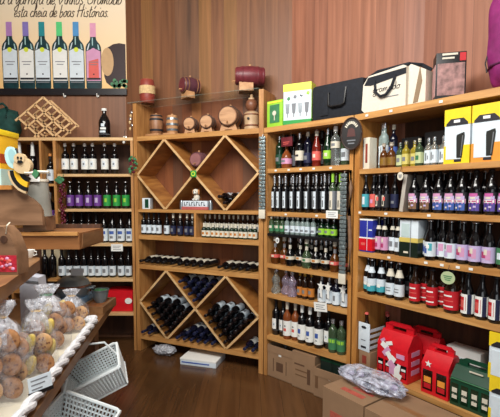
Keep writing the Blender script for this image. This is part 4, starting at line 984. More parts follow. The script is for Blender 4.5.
row(FD, D1, .05, (400.5,), 'smA', ('liquor_bottle', 'square', .0205, .155, G_OLIVE, lab(.08, .5, mat('pale_lime_paper', (188, 198, 150), .5), MK), ('screw', .88, SILVER)), 'small square bottle with lime label', S1, hm=.08)
row(FD, D1, .05, (407.5, 414.5), 'smY', ('liquor_bottle', 'square', .0205, .16, G_YELL, lab(.1, .5, mat('straw_paper', (204, 192, 110), .5), MK), ('screw', .88, SILVER)), 'small yellow liqueur bottle', S1, hm=.08)
row(FD, D1, .05, (421.5,), 'smG', ('liquor_bottle', 'square', .0205, .165, G_OLIVE, lab(.1, .5, MATS['pale_lime_paper'], (-30, 24, .3, .7, LEAFG)), ('screw', .88, OFFW)), 'small green-label bottle', S1, hm=.08)
for k in range(4):
    for vv in (.03, .06, .1): OBST.append((FD, D1, at(FD, 444.5, D1+.1, .015)+.018+.03*k, vv, .018))
row(FD, D1, .05, (428.5, 435, 441), 'smW', ('liquor_bottle', 'square', .0205, .165, G_CLEAR, lab(.08, .55, PALEB, (-24, -6, .2, .8, STEEL), (6, 22, .3, .6, GREY)), ('screw', .88, SILVER)), 'small clear bottle with white label', S1, hm=.08)
for px0, px1, d_ in ((402, 419, 'smaller'), (425, 448, 'larger')):
    h = .2 if d_ == 'smaller' else .22
    o, w_, h = carton('wooden_gift_box', f'{d_} brown box with black lid in the dark behind small bottles', FD, px0, px1, D1, .2, .1, h, CARD)
    part('lid', MB().box((-w_-.002, -.003, h*.62), (w_+.002, .102, h+.004), BLACK), o)
    part('stamp', MB().box((-w_*.5, -.002, h*.3), (w_*.4, 0, h*.4), CARDI), o)
def glass_box(label, px0, px1, body, low, z=D1, v=.015, h=.305, name='glass_gift_box'):
    x0, x1 = at(FD, px0, z+h/2, v), at(FD, px1, z+h/2, v); w_ = (x1-x0)/2
    o = thing(name, label, 'box', FD @ T((x0+x1)/2, v, z))
    part('box_body', MB().box((-w_, 0, 0), (w_, .10, h), body, bevel=.003), o)
    part('top_band', MB().box((-w_-.0012, -.002, h*.70), (w_+.0012, .101, h+.001), YELLOW), o)
    part('lower_band', MB().box((-w_-.0012, -.002, 0), (w_+.0012, .101, h*.33), low), o)
    part('house_panel', MB().prism([(-w_*.85, h*.70), (w_*.85, h*.70), (w_*.85, h*.735), (w_*.5, h*.82), (-w_*.5, h*.82), (-w_*.85, h*.735)], -.004, 0, INK), o)
    part('tag_print', MB().box((-w_*.24, -.005, h*.745), (w_*.24, -.003, h*.795), WHITE), o)
    part('window_panel', MB().box((-w_*.82, -.004, h*.08), (w_*.35, 0, h*.62), PALEB), o)
    g = part('printed_glass', MB().prism([(w_*.05, h*.10), (w_*.45, h*.10), (w_*.62, h*.50), (w_*.58, h*.56), (w_*.02, h*.52), (w_*.0, h*.46)], -.006, 0, mat('dark_beer_print', (44, 46, 44), .3)), o)
    part('printed_shine', MB().prism([(w_*.34, h*.13), (w_*.4, h*.13), (w_*.54, h*.5), (w_*.46, h*.5)], -.007, -.0055, STEEL), g)
    part('caption', MB().box((-w_*.15, -.005, h*.03), (w_*.4, 0, h*.075), INK), o)
    return o
glass_box('yellow and white gift box with printed beer glass and yellow base', 444.5, 470, PALEB, YELLOW)
glass_box('yellow and white gift box with printed beer glass and orange base', 472, 502, PALEB, ORANGE)
def beer(labelm, marks, h=.245, r=.031, glass=G_DARK, z0=.10, z1=.46, cap=SILVER, neck=None, shape='beer', bands=None):
    return ('beer_bottle', shape, r, h, glass, (z0, z1, bands or [(0, 1, labelm)], marks), ('crown', .95, cap), neck)
row(FD, D2, .045, (362.5,), 'bTeal2', beer(TEAL, [(-20, 22, .2, .8, PALEB)], r=.0255), 'dark beer bottle with turquoise label', S2)
row(FD, D2, .045, (370.3,), 'bCoral', beer(CORAL, [(-22, 22, .3, .6, PINK)], r=.0255), 'dark beer bottle with coral label', S2)
row(FD, D2, .045, (378.2, 386.2), 'bPatch', beer(INK, [(-34, 10, .1, .9, OFFW), (-10, 24, .5, .8, CORAL), (-24, 0, .2, .5, INK)], r=.0255), 'dark beer bottle with patchy cream label', S2)
row(FD, D2, .045, (394.3,), 'bNavy', beer(NAVY, [(-22, 22, .3, .5, GREY)], r=.0255), 'dark beer bottle with navy label', S2)
pl = thing('wooden_divider', 'weathered grey board leaning between beer bottles on the second shelf', 'board', FD @ T(at(FD, 401.5, D2+.1, .02), .02, D2+.0025) @ RY(7))
for k in range(7): OBST.append((FD, D2, at(FD, 401.5, D2+.1, .02)+.014, .03+.035*k, .016))
part('board', MB().box((-.012, 0, 0), (.012, .22, .235), mat('weathered_grey', (140, 132, 122), .7, var=.12, scale=30)), pl)
part('edge', MB().box((-.0125, -.004, 0), (.0125, .0, .235), mat('weathered_pale', (176, 170, 160), .7)), pl)
def pinkish(top, bot): return beer(None, [(-58, 58, .03, .46, bot), (-66, 66, .40, .66, top), (-54, 54, .60, .82, LILAC), (-40, 40, .78, .95, top), (-56, 52, .46, .60, WHITE), (-44, -20, .49, .57, ROSE), (-8, 30, .50, .57, ROSE), (-24, 22, .66, .76, OFFW), (-30, -10, .12, .22, OFFW), (6, 30, .2, .3, LILAC)], h=.243, r=.033, z0=.07, z1=.50, bands=[(0, 1, INK)], shape='growler', cap=BLACK)
row(FD, D2, .06, (412.5, 426), 'bPinkB', pinkish(PINK, mat('brown_gold_print', (126, 92, 66), .5)), 'dark bottle with pink and brown label', S2)
row(FD, D2, .06, (439.5, 451, 461.5), 'bPinkU', pinkish(PINK, BLUEP), 'dark bottle with pink and blue label', S2)
row(FD, D2, .06, (476, 491.5, 505), 'bPinkV', pinkish(mat('bright_pink_print', (196, 96, 160), .5), mat('violet_print', (84, 70, 150), .5)), 'dark bottle with pink and violet label', S2)
for r_, (key, d, pxs) in enumerate((('bBack', 'black beer bottle in the dark back row', (369, 377, 385, 414, 418, 430, 444, 457, 470, 485)),)):
    row(FD, D2, .17, pxs, key, beer(INK, [(-20, 20, .3, .6, GREY)]), d, S2)
o, w_, h = carton('beer_carton', 'blue over red beer carton at the left end of the third shelf', FD, 359.5, 372.5, D3, .008, .12, .225, mat('royal_blue_card', (42, 52, 150), .35))
part('red_band', MB().box((-w_-.001, -.002, .01), (w_+.001, .121, h*.42), REDB), o); part('white_top', MB().box((-w_, -.001, h-.008), (w_, .12, h+.002), WHITE), o)
part('white_stripe', MB().box((-w_-.0015, -.0025, h*.41), (w_+.0015, .1215, h*.45), WHITE), o)
part('corner_stripe', MB().box((w_*.18, -.003, .01), (w_*.24, 0, h), PALEB), o); part('gold_scrawl', MB().box((w_*.45, -.003, h*.66), (w_*.9, 0, h*.7), PALEB).box((-w_*.7, -.003, h*.2), (-w_*.1, 0, h*.28), CORAL), o)
for k in range(4):
    for vv in (0.03, 0.075, 0.12): OBST.append((FD, D3, at(FD, 359.5, D3+.1, 0.03)+(at(FD, 374, D3+.1, 0.03)-at(FD, 359.5, D3+.1, 0.03))*(k+.5)/4, vv, .018))
row(FD, D3, .06, (380.5, 386.5), 'b3p', beer(PINK, [(-30, 20, .2, .5, ROSE), (-12, 16, .6, .9, OFFW)], r=.025, cap=SILVER, neck=(.66, .76, OFFW)), 'slim dark beer bottle with pinkish label', S3)
for k in range(4):
    for vv in (0.045, 0.08249999999999999, 0.12): OBST.append((FD, D3, at(FD, 399.5, D3+.1, 0.045)+(at(FD, 419.5, D3+.1, 0.045)-at(FD, 399.5, D3+.1, 0.045))*(k+.5)/4, vv, .018))
row(FD, D3, .06, (392, 397.5), 'b3w', beer(PALEB, [(-26, 24, .3, .7, GREY)], r=.025, neck=(.66, .76, OFFW)), 'dark beer bottle with plain white label', S3)
o, w_, h = carton('landscape_gift_box', 'gift box with pale sky, yellow field and black base print', FD, 399.5, 418, D3, .03, .10, .235, PALEB)
part('dark_base', MB().box((-w_-.001, -.002, 0), (w_+.001, .101, h*.40), mat('black_green_card', (20, 34, 26), .35)), o)
part('yellow_field', MB().box((-w_-.001, -.002, h*.40), (w_+.001, .101, h*.52), mat('field_yellow', (206, 186, 96), .5)), o)
part('picture_panel', MB().box((-w_*.78, -.003, h*.54), (w_*.1, 0, h*.9), mat('sky_print', (186, 206, 206), .4)), o)
part('fold_line', MB().box((w_*.2, -.0035, 0), (w_*.25, 0, h), GREY), o); part('script_print', MB().box((-w_*.5, -.0035, h*.1), (w_*.0, 0, h*.15), OFFW), o)
row(FD, D3, .06, (422.5, 433), 'b3b', beer(PALEB, [(-44, -10, .2, .7, BLUEP), (4, 40, .4, .9, TEAL), (-20, 14, .55, .8, WHITE)], h=.243, r=.033, neck=None), 'dark beer bottle with pale blue patterned label', S3)
row(FD, D3, .06, (442.5, 453), 'b3c', beer(PALEB, [(-44, 0, .1, .5, LILAC), (-10, 40, .4, .9, PINK), (-40, -20, .6, .9, GREY)], h=.243, r=.033), 'dark beer bottle with blue-pink label', S3)
row(FD, D3, .06, (463, 474, 485.5), 'b3d', beer(LILAC, [(-44, 0, .3, .7, ROSE), (0, 40, .2, .8, PINK), (-16, 12, .5, .85, OFFW)], h=.243, r=.034), 'dark beer bottle with lilac patterned label', S3)
row(FD, D3, .06, (498.5,), 'b3g', beer(LEAFG, [(-30, 30, .3, .7, PALEB)], h=.243, r=.034), 'dark beer bottle with pale green label', S3)
row(FD, D3, .17, (378, 388, 427, 438, 449, 460, 472, 486), 'bBack', None, 'black beer bottle in the dark back row', S3)
row(FD, D4, .06, (362.5, 371, 379), 'b4t', beer(None, [(-26, 26, .35, .6, WHITE)], bands=[(0, .45, TEAL), (.45, 1, PALEB)], neck=(.62, .78, PALEB)), 'dark beer bottle with white and teal label', S4)
row(FD, D4, .06, (390.5, 399.5), 'b4w', beer(PALEB, [(-30, 30, .3, .4, GREY), (-30, 30, .55, .62, GREY)], neck=(.60, .80, OFFW), z1=.42, r=.033), 'dark beer bottle with white label and neck', S4)
REDL = [(-44, 44, .15, .22, WHITE), (-44, 44, .45, .5, CORAL), (-34, 34, .7, .78, WHITE)]
row(FD, D4, .06, (415.5, 433), 'b4r', beer(RED, REDL, h=.235, r=.034, glass=G_BROWN, z0=.08, z1=.55, cap=INK), 'brown beer bottle with red label', S4)
row(FD, D4, .12, (425, 443, 461), 'b4r', None, 'red-label beer bottle set further back', S4)
row(FD, D4, .05, (452,), 'b4R', beer(RED, REDL, h=.25, r=.043, glass=G_BROWN, z0=.08, z1=.52, cap=INK), 'largest brown beer bottle with wide red label', S4)
row(FD, D4, .045, (468, 481.5, 496), 'b4x', beer(WHITE, [(-50, 12, .15, .85, RED), (-40, 0, .3, .7, CORAL), (-4, 8, .1, .9, WHITE), (24, 60, .0, 1, NAVY)], h=.25, r=.034, z0=.08, z1=.52, cap=INK), 'dark beer bottle with red-and-white panel label', S4)
row(FD, D4, .17, (366, 375, 386, 396, 410), 'bBack', None, 'black beer bottle in the dark back row', S4)
disc_tag('white round tag hanging under the top shelf of the beer rack', FD, 400.5, 1.665, -.016, .021, .026, OFFW, GREY)
disc_tag('pale green oval tag hanging in front of red-labelled beers', FD, 448, 1.075, -.02, .042, .037, mat('pale_green_card', (176, 192, 150), .5), LEAFG)
# bottom shelf: carriers
def carrier(label, F, x, v, z, W_, D_, H, m, sl, rz=0, name='bottle_carrier', win=3, winm=G_DARK, wtop=.5, group=None):
    """card carrier: low front with windows, sloping roof rising to a ridge with a hand hole"""
    o = thing(name, label, 'carrier', F @ T(x, v, z) @ RZ(rz), group); hw = W_/2
    body = MB().box((-hw, 0, 0), (hw, D_, H*.56), m, bevel=.003); part('card_body', body, o)
    rf = MB(); M90 = RZ(90)
    prof = [(0, H*.56), (D_, H*.56), (D_, H*.6), (D_*.66, H*.85), (D_*.34, H*.85), (0, H*.62)]
    rf.prism(prof, -hw*.985, hw*.985, m, Matrix(((0, 1, 0, 0), (1, 0, 0, 0), (0, 0, 1, 0), (0, 0, 0, 1)))); part('sloping_roof', rf, o)
    rd_ = MB(); y0, y1 = D_*.44, D_*.56; a, c = hw*.45, H*.9
    rd_.box((-hw*.9, y0, H*.83), (-a, y1, H*.95), m).box((a, y0, H*.83), (hw*.9, y1, H*.95), m).prism([(-hw*.9, H*.93), (hw*.9, H*.93), (hw*.6, H), (-hw*.6, H)], y0, y1, m); part('handle', rd_, o)
    for k in range(win):
        cx = -hw + W_*(k+.5)/win
        wd = part('bottle_window', MB().box((cx-W_/win*.36, -.002, H*.08), (cx+W_/win*.36, 0, H*wtop), winm), o)
        for sm, f0, f1 in sl: part('bottle_label', MB().box((cx-W_/win*.26, -.0035, H*f0), (cx+W_/win*.26, -.0015, H*f1), sm), wd)
    return o
xr = at(FD, 392, D5+.15, .03)
o = carrier('large red carrier with a white diagonal bottle emblem on the bottom shelf', FD, xr+.0, .03, D5, .235, .17, .36, REDB, ((RED, .10, .2), (WHITE, .22, .26)), name='red_bottle_carrier', win=4, wtop=.32)
e = MB()
for k, (dx, dz, w_, h_, ro) in enumerate(((-.085, .235, .030, .016, -35), (-.07, .2, .045, .03, 30), (-.035, .225, .04, .02, -20), (-.055, .165, .055, .028, -50), (-.03, .14, .05, .03, 50), (-.012, .11, .06, .03, -60), (.0, .075, .07, .035, 45), (.02, .05, .06, .03, -60), (.032, .03, .05, .03, 20), (-.01, .05, .03, .04, 0), (.04, .075, .02, .05, 10))):
    e.box((-w_*.62, -.001, -h_*.62), (w_*.62, .001, h_*.62), WHITE if k % 3 else PINK, T(dx+.015, -.005-.0004*k, dz+.012) @ RY(ro))
e.box((.035, -.006, .155), (.095, -.003, .185), PINK, RY(0))
part('white_emblem', e, o)
sp = MB()
for zz in (.05, .11, .17): sp.box((.1175, .04, zz), (.1195, .13, zz+.032), PINK)
part('side_print', sp, o)
o = carrier('smaller red carrier with a white star mark on the bottom shelf', FD, at(FD, 434.5, D5+.14, .03), .03, D5, .175, .16, .30, REDB, ((RED, .12, .22), (ORANGE, .24, .36)), name='red_bottle_carrier', win=2, winm=G_BROWN)
e = MB(); sp_ = [(.022*(1 if k % 2 == 0 else .4)*math.sin(k*math.pi/5), .022*(1 if k % 2 == 0 else .4)*math.cos(k*math.pi/5)) for k in range(10)]
e.prism(sp_, -.003, 0, WHITE, T(-.04, -.001, .19)); part('star_mark', e, o)
o = carrier('red carrier standing behind the large red one on the bottom shelf', FD, xr+.10, .205, D5, .22, .13, .33, REDB, ((RED, .12, .22),), name='red_bottle_carrier', win=3)
o = carrier('dark green carrier of four bottles on the bottom shelf', FD, at(FD, 470, D5+.12, .03), .025, D5, .225, .17, .265, DGREEN, ((OFFW, .16, .40), (DGREEN, .24, .3)), name='green_bottle_carrier', win=4, winm=G_GREEN)
part('pale_edge', MB().tube([(-.112, -.003, .15), (-.1, -.004, .16), (.1, -.004, .16), (.112, -.003, .15)], .003, LEAFG), o)
part('leaf_mark', MB().box((-.02, -.006, .2), (.055, .0, .207), OFFW, T(0, .035, .012)), o)
o = carton('white_leaflet_box', 'long white flat box lying behind the green carrier', FD, 446, 480, D5+.001, .22, .1, .27, WHITE)[0]
part('print_line', MB().box((-.08, -.003, .2), (.1, 0, .215), PALEB), o)
o = thing('dark_plastic_sack', 'dark maroon plastic sack in the shadow of the bottom beer shelf', 'sack', FD @ T(at(FD, 466, D5+.3, .26)+.30, .275, D5))
part('sack_body', MB().blob((0, 0, .18), (.11, .045, .15), mat('maroon_plastic', (64, 26, 40), .3, var=.2), sub=3, noise=.1, seed=12), o)
part('sack_knot', MB().blob((0, 0, .34), (.035, .03, .05), MATS['maroon_plastic'], sub=2, noise=.2, seed=13), o)
glass_box('upper yellow and white gift box at the end of the bottom beer shelf', 489, 520, PALEB, YELLOW, z=D5+.245, v=.0, h=.25)
glass_box('lower yellow and white gift box beneath its twin on the bottom shelf', 489, 520, PALEB, YELLOW, z=D5, v=.0, h=.244)
# white carrier at the left on a brown carton
o, w_, h = carton('brown_carton', 'small brown carton under the white carrier on the bottom shelf', FD, 359, 370, D5, .016, .2, .125, CARD)
part('stamp', MB().box((-w_*.4, -.002, h*.3), (w_*.35, 0, h*.75), REDW), o)
x0, x1 = at(FD, 358.5, .55, .015), at(FD, 369.5, .55, .015); hw = (x1-x0)/2
o = thing('white_bottle_carrier', 'white card carrier with an oval hand hole standing on the brown carton', 'carrier', FD @ T((x0+x1)/2, .015, D5+.126))
part('front_card', MB().box((-hw, 0, 0), (hw, .006, .2), PALEB, bevel=.001), o)
part('hand_hole', MB().lathe([(0, 0), (.02, 0), (.02, .003), (0, .003)], INK, 16, T(0, -.001, .17) @ RX(90), sy=.45), o)
part('print', MB().box((-hw*.5, -.002, .02), (hw*.4, 0, .035), INK).box((-hw*.5, -.002, .075), (hw*.3, 0, .08), GREY), o)
sd = MB()
for k in range(4): sd.box((hw-.003, .006, .02+.04*k), (hw, .17, .04+.04*k), PALEB)
part('side_bar', sd, o); part('tray', MB().box((-hw, .006, 0), (hw, .17, .008), CARD), o)
row(FD, D5+.135, .07, (364.5,), 'carr', ('beer_bottle', 'beer', .030, .25, G_BROWN, lab(.1, .45, REDW, MK), ('crown', .95, CORAL)), 'brown beer bottle in white carrier', S5, hm=.2)
row(FD, D5, .28, (379, 386), 'carrt', ('beer_bottle', 'beer', .030, .35, G_BROWN, lab(.1, .35, REDW, MK), ('crown', .95, CORAL)), 'shaded brown bottle behind white carrier', S5, hm=.3)
# tiny price dots on the shelf edges
for F, nm, z, pxs in ((FC, 'liquor', 1.745, (275, 288, 300, 313, 330)), (FD, 'beer', 2.08, (367, 391, 441)), (FD, 'beer', 1.425, (359, 385, 428)), (FD, 'beer', 1.14, (388, 425, 441, 457, 470)), (FC, 'liquor', 1.39, (285, 316))):
    for px in pxs:
        o = thing('price_sticker', f'tiny white price sticker on a shelf edge of the {nm} rack', 'sticker', F @ T(at(F, px, z, -.011), -.011 if z > 2 else -.001, z), f'price stickers on the {nm} rack')
        part('paper', MB().box((-.011, -.002, -.007), (.011, .0, .007), WHITE), o)

# ------------------------------------------------------------------ cardboard boxes on the floor
def card_box(label, F, x0, x1, v, d, h, opened=False, marks=(), z=0, rz=0, extra=None):
    hw = (x1-x0)/2; o = thing('cardboard_box', label, 'box', F @ T((x0+x1)/2, v, z) @ RZ(rz)); t = .006
    b = MB()
    b.box((-hw, 0, 0), (hw, d, t), CARDI).box((-hw, 0, 0), (hw, t, h), CARD).box((-hw, d-t, 0), (hw, d, h), CARD).box((-hw, t, 0), (-hw+t, d-t, h), CARD).box((hw-t, t, 0), (hw, d-t, h), CARD)
    part('box_body', b, o)
    if opened:
        part('flap', MB().box((-hw, -.0, 0), (hw, .003, .06), CARD, T(0, -.0035, h-.06)), o)
        part('flap', MB().box((-hw, 0, 0), (hw, .004, .036), CARD, T(0, d, h) @ RX(-20)), o)
    else:
        part('flap', MB().box((-hw, 0, h), (hw, d/2-.001, h+.005), CARD), o); part('flap', MB().box((-hw, d/2+.001, h), (hw, d, h+.005), CARD), o)
    for nm, (a0, a1, b0, b1), m in marks: part(nm, MB().box((hw*a0, -.0015, h*b0), (hw*a1, 0, h*b1), m), o)
    return o
c0, c1, c2, c3 = .038, at(FC, 293, .15, 0), at(FC, 316, .15, 0), WC-.044
card_box('open cardboard box with a printed emblem, standing below the white-labelled wines', FC, c0, c1-.004, .004, .22, .275, True,
    (('emblem', (-.30, .24, .25, .52), mat('card_print_brown', (92, 66, 48), .7)), ('bracket', (-.55, -.5, .2, .62), MATS['card_print_brown']), ('bracket', (.46, .51, .2, .62), MATS['card_print_brown']), ('sticker', (-.1, .1, .72, .9), WHITE)))
for k, (xx, yy) in enumerate(((.2, .10), (.26, .15))):
    put('boxb', ('wine_bottle', 'bordeaux', .034, .27, G_DARK, None, ('capsule', .8, SILVER)), FC @ T((c0+c1)/2-.02+.07*k, yy, .012), 'silver-topped bottle standing', 'open emblem box', group='bottles in the open box')
card_box('taller cardboard box with printed lines between the emblem box and the crate box', FC, c1, c2-.004, -.012, .26, .29, False, (('printed_line', (-.7, .5, .5, .53), CARDI), ('printed_line', (-.7, .3, .36, .39), CARDI), ('bottle_print', (.35, .62, .2, .62), MATS['card_print_brown']), ('printed_line', (-.8, .1, .66, .70), MATS['card_print_brown'])))
o = card_box('open cardboard box holding dark green cartons beside the beer rack', FC, c2, c3+.01, -.03, .26, .225, True, (('red_stamp', (.05, .32, .3, .55), MATS['card_print_brown']), ('sticker', (.0, .14, .72, .8), WHITE), ('printed_line', (-.9, -.7, .3, .8), CARDI)))
for k in range(2):
    xx = c2 + (c3-c2)*(.28+.42*k)
    p = thing('dark_carton', f'dark green carton standing in the open box, {"left" if k == 0 else "right"} of two', 'box', FC @ T(xx, .03, .008))
    cw = (c3-c2)*.2
    part('carton_body', MB().box((-cw, 0, 0), (cw, .16, .29), mat('blackish_green_card', (20, 34, 28), .5), bevel=.003), p)
    part('carton_lid', MB().box((-cw-.001, -.001, .262), (cw+.001, .161, .292), DGREEN, bevel=.002), p)
# foreground boxes in front of the beer rack
f0, f1 = at(FD, 323, .33, -.43), at(FD, 364, .33, -.43)
RP = (('red_print', (-.6, .4, .42, .62), CARDR), ('red_print', (-.75, .55, .15, .3), CARDR))
o = card_box('closed cardboard box with faded red print nearest the cardboard row', FD, f0, f1-.004, -.43, .35, .33, False, RP)
part('top_print', MB().box((-.07, .06, .3355), (.10, .10, .3362), CARDR).box((-.03, .13, .3355), (.12, .16, .3362), CARDR), o)
o = card_box('second closed cardboard box along the beer rack, partly out of view', FD, f1+.004, f1+.42, -.43, .35, .325, False, RP)
part('top_tape', MB().box((-.2, .155, .3302), (.2, .195, .331), mat('tape_brown', (142, 104, 70), .3)), o)
g0 = at(FD, 371, .38, -.18)
o = thing('shrink_wrapped_bundle', 'lumpy clear plastic shrink-wrapped bundle lying on the closed cardboard boxes', 'bundle', FD @ T(g0+.02, -.2, .346))
part('wrap', MB().blob((0, 0, .04), (.22, .11, .045), FILMB, sub=4, noise=.09, seed=21, pw=.7), o)
ct = MB(); q = random.Random(5)
for k in range(18): ct.blob((q.uniform(-.17, .17), q.uniform(-.07, .07), q.uniform(.02, .06)), (.035, .025, .02), (STEEL, NAVY, PALEB, LILAC)[k % 4], sub=1)
part('contents', ct, o)['kind'] = 'stuff'
# ------------------------------------------------------------------ the stand and table at the near left
I4 = Matrix()
def X(px, y, z): # across position at depth y
    return (px-250)/FPX*(y*math.cos(PITCH) - (z-CAM_H)*math.sin(PITCH))
ds = thing('display_stand', 'brown wooden display stand with a rounded panel at the near left', 'stand', T(-1.5, 2.4, 0))
def W(o): return T(-o.location.x, -o.location.y, -o.location.z)
Dm = T(1.5, -2.4, 0)
pan = [(-1.75, 1.375), (-1.185, 1.375), (-1.19, 1.46), (-1.205, 1.49), (-1.235, 1.52), (-1.30, 1.562), (-1.345, 1.578), (-1.75, 1.578)]
part('rounded_panel', MB().prism(pan, 2.38, 2.405, OLDW, Dm), ds)
part('shelf', MB().box((-1.75, 2.36, 1.578), (-1.345, 2.8, 1.602), PINEO, Dm), ds)
part('shelf', MB().box((-1.75, 2.42, 1.23), (-.995, 2.82, 1.325), wood('tray_face_wood', (126, 82, 46), (158, 106, 62), (3, 20, 20)), Dm), ds, 'deep plank shelf')
part('shelf_edge', MB().box((-1.75, 2.405, 1.312), (-1.0, 2.43, 1.332), PINE, Dm), ds)
part('shelf_rim', MB().box((-1.42, 2.78, 1.325), (-1.0, 2.81, 1.352), DARKW, Dm), ds)
part('end_block', MB().prism([(0, 0), (.30, 0), (.33, .03), (.30, .075), (.02, .08)], 0, .02, TABLEW, Dm @ T(-.992, 2.45, 1.238) @ RZ(90)), ds)
low = [(-1.75, 1.3), (-.905, 1.3), (-.955, 1.61), (-1.13, 2.22), (-1.17, 2.3), (-1.25, 2.34), (-1.75, 2.34)]
b = MB(); v0 = [b.bm.verts.new(Dm @ Vector((x, y, 1.145))) for x, y in low]; v1 = [b.bm.verts.new(Dm @ Vector((x, y, 1.2))) for x, y in low]
fs = [b.bm.faces.new(v0[::-1]), b.bm.faces.new(v1)] + [b.bm.faces.new([v0[i], v0[(i+1) % 7], v1[(i+1) % 7], v1[i]]) for i in range(7)]; b._fin(fs, TABLEW)
part('curved_shelf', b, ds)
part('post', MB().box((-1.34, 1.94, .752), (-1.20, 2.04, 1.145), PINEO, Dm), ds)
part('post', MB().box((-1.80, 2.3, .752), (-1.752, 2.8, 2.0), OLDW, Dm), ds)
hb = thing('honey_carton', 'tall yellow and red honey display carton on the stand beside the bee', 'box', T(-1.59, 2.5, 1.603))
part('box_body', MB().box((-.12, 0, 0), (.105, .2, .33), HONEY, bevel=.004), hb)
part('pale_band', MB().box((-.122, -.002, .0), (.107, .202, .10), SKYB), hb); part('red_band', MB().box((-.122, -.002, .135), (.107, .202, .19), mat('rust_print', (168, 70, 34), .5)), hb)
part('white_window', MB().box((-.08, -.003, .20), (.08, 0, .285), OFFW), hb); part('rim', MB().box((-.125, -.005, .30), (.11, .205, .335), YELLOW, bevel=.004), hb)
# bee figure
yb = 2.335; k_ = yb/FPX
def bp(px, py): return ((px-250)*k_*1.0, CAM_H + (HORIZON-py)*k_)
be = thing('bee_figure', 'painted wooden bee cutout with pale blue wing reaching over a grey bucket', 'figure', T(-1.4, yb, 1.603)); Bm = T(1.4, -yb, -1.603)
def ell(px, py, rx, ry, m, y0, y1, name, rot=0):
    x, z = bp(px, py); n = 24; ca, sa = math.cos(R(rot)), math.sin(R(rot)); P = []
    for i in range(n):
        a = 2*math.pi*i/n; ex, ez = rx*k_*math.cos(a), ry*k_*math.sin(a); P.append((x+ex*ca-ez*sa, z+ex*sa+ez*ca))
    return part(name, MB().prism(P, y0, y1, m, Bm), be)
bd = MB()
for r0, r1, m in ((7, 11.5, BLACK), (11.5, 16.5, HONEY), (16.5, 20.5, BLACK), (20.5, 22.5, TAN)):
    poly = []
    for r_ in (r0, r1):
        seq = [R(182 + 74*s_/10) for s_ in range(11)]
        for a in (seq if r_ == r0 else seq[::-1]): poly.append(bp(31.5+r_*math.cos(a), 170-r_*1.08*math.sin(a)))
    bd.prism(poly, .0+yb, yb+.02, m, Bm)
part('striped_body', bd, be)
ell(14, 158, 6.6, 11, SKYB, yb-.004, yb+.012, 'wing', 12); ell(15, 157, 3.8, 7.6, mat('wing_shade_blue', (142, 182, 186), .5), yb-.006, yb-.003, 'wing_pattern', 12)
ell(25, 166, 8.6, 8.0, TAN, yb-.016, yb+.016, 'head'); ell(23, 159, 5.4, 5, TAN, yb-.02, yb+.01, 'forehead')
ell(24, 162.5, 2.6, 1.6, BLACK, yb-.026, yb-.018, 'nose'); ell(22, 158.5, 1.0, 1.3, BLACK, yb-.024, yb-.018, 'eye'); ell(25.2, 158.8, 1.0, 1.3, BLACK, yb-.024, yb-.018, 'eye')
part('antenna', MB().tube([Bm @ Vector((bp(20, 155)[0], yb, bp(20, 155)[1])), Bm @ Vector((bp(18.5, 149)[0], yb, bp(18.5, 149)[1]))], .006, BLACK), be)
part('arm', MB().tube([Bm @ Vector((bp(px, py)[0], yb-.01, bp(px, py)[1])) for px, py in ((27, 173), (33, 173.5), (42, 172), (51, 172.5))], .009, OFFW), be)
part('glove', MB().prism([bp(35, 175), (bp(37, 170)), bp(42, 172), bp(41, 176), bp(38, 179)], yb-.02, yb-.0, LEAFG, Bm), be)
bk = thing('bucket', 'grey tapering bucket with a white rim card in front of the bee', 'bucket', T(X(36, 2.5, 1.55), 2.52, 1.42))
part('bucket_body', MB().lathe([(0, 0), (.078, 0), (.068, .1), (.06, .215), (.054, .215), (.056, .1), (0, .02)], BUCKET, 24), bk)
part('rim', MB().lathe([(.06, .205), (.064, .207), (.064, .222), (.054, .222)], OFFW, 24), bk)
part('card', MB().box((-.05, -.07, .205), (.05, -.064, .235), WHITE).box((-.035, -.072, .214), (.0, -.069, .226), INK), bk)
part('stand_block', MB().box((-.07, -.05, -.085), (.07, .07, 0), OLDW), bk)
# kraft house-shaped pack with red sweets print
kb = thing('kraft_gift_pack', 'house-shaped kraft gift pack with a round hole and red sweets print', 'gift pack', T(-1.012, 1.80, 1.201))
part('pack_body', MB().prism([(-.22, 0), (0, 0), (0, .09), (-.03, .175), (-.06, .21), (-.22, .21)], 0, .09, OLDW), kb)
part('round_hole', MB().lathe([(0, 0), (.016, 0), (.016, .003), (0, .003)], DARKW, 16, T(-.055, -.001, .155) @ RX(90)), kb)
sw = MB(); q = random.Random(9)
sw.box((-.085, -.002, .012), (-.004, 0, .085), mat('sweets_red', (182, 40, 60), .35, var=.3, scale=60))
for k in range(14): sw.blob((q.uniform(-.075, -.014), -.003, q.uniform(.022, .075)), (.010, .004, .008), (PINK, CORAL, RED)[k % 3], sub=1)
part('sweets_print', sw, kb); part('cord', MB().tube([(-.045, -.002, .18), (-.035, -.01, .215), (-.05, .04, .225)], .003, OFFW), kb)
wp = thing('white_paper_bag', 'plain white paper bag standing behind the orange post', 'bag', T(-1.30, 2.42, .752))
part('bag_body', MB().prism([(-.055, 0), (.075, 0), (.055, .31), (-.055, .33)], 0, .09, mat('cool_white_paper', (206, 210, 222), .6)), wp)
part('fold', MB().prism([(-.057, .29), (.057, .275), (.057, .288), (-.057, .303)], -.003, .0, GREY), wp)
cu = thing('white_cup', 'small white cup at the far tip of the curved shelf', 'cup', T(-1.215, 2.285, 1.201))
part('cup_body', MB().lathe([(0, 0), (.012, 0), (.02, .012), (.026, .045), (.022, .045), (.015, .012), (0, .008)], WHITE, 20), cu)
part('cup_handle', MB().tube([(.02, 0, .012), (.036, 0, .018), (.036, 0, .034), (.023, 0, .038)], .003, WHITE), cu)

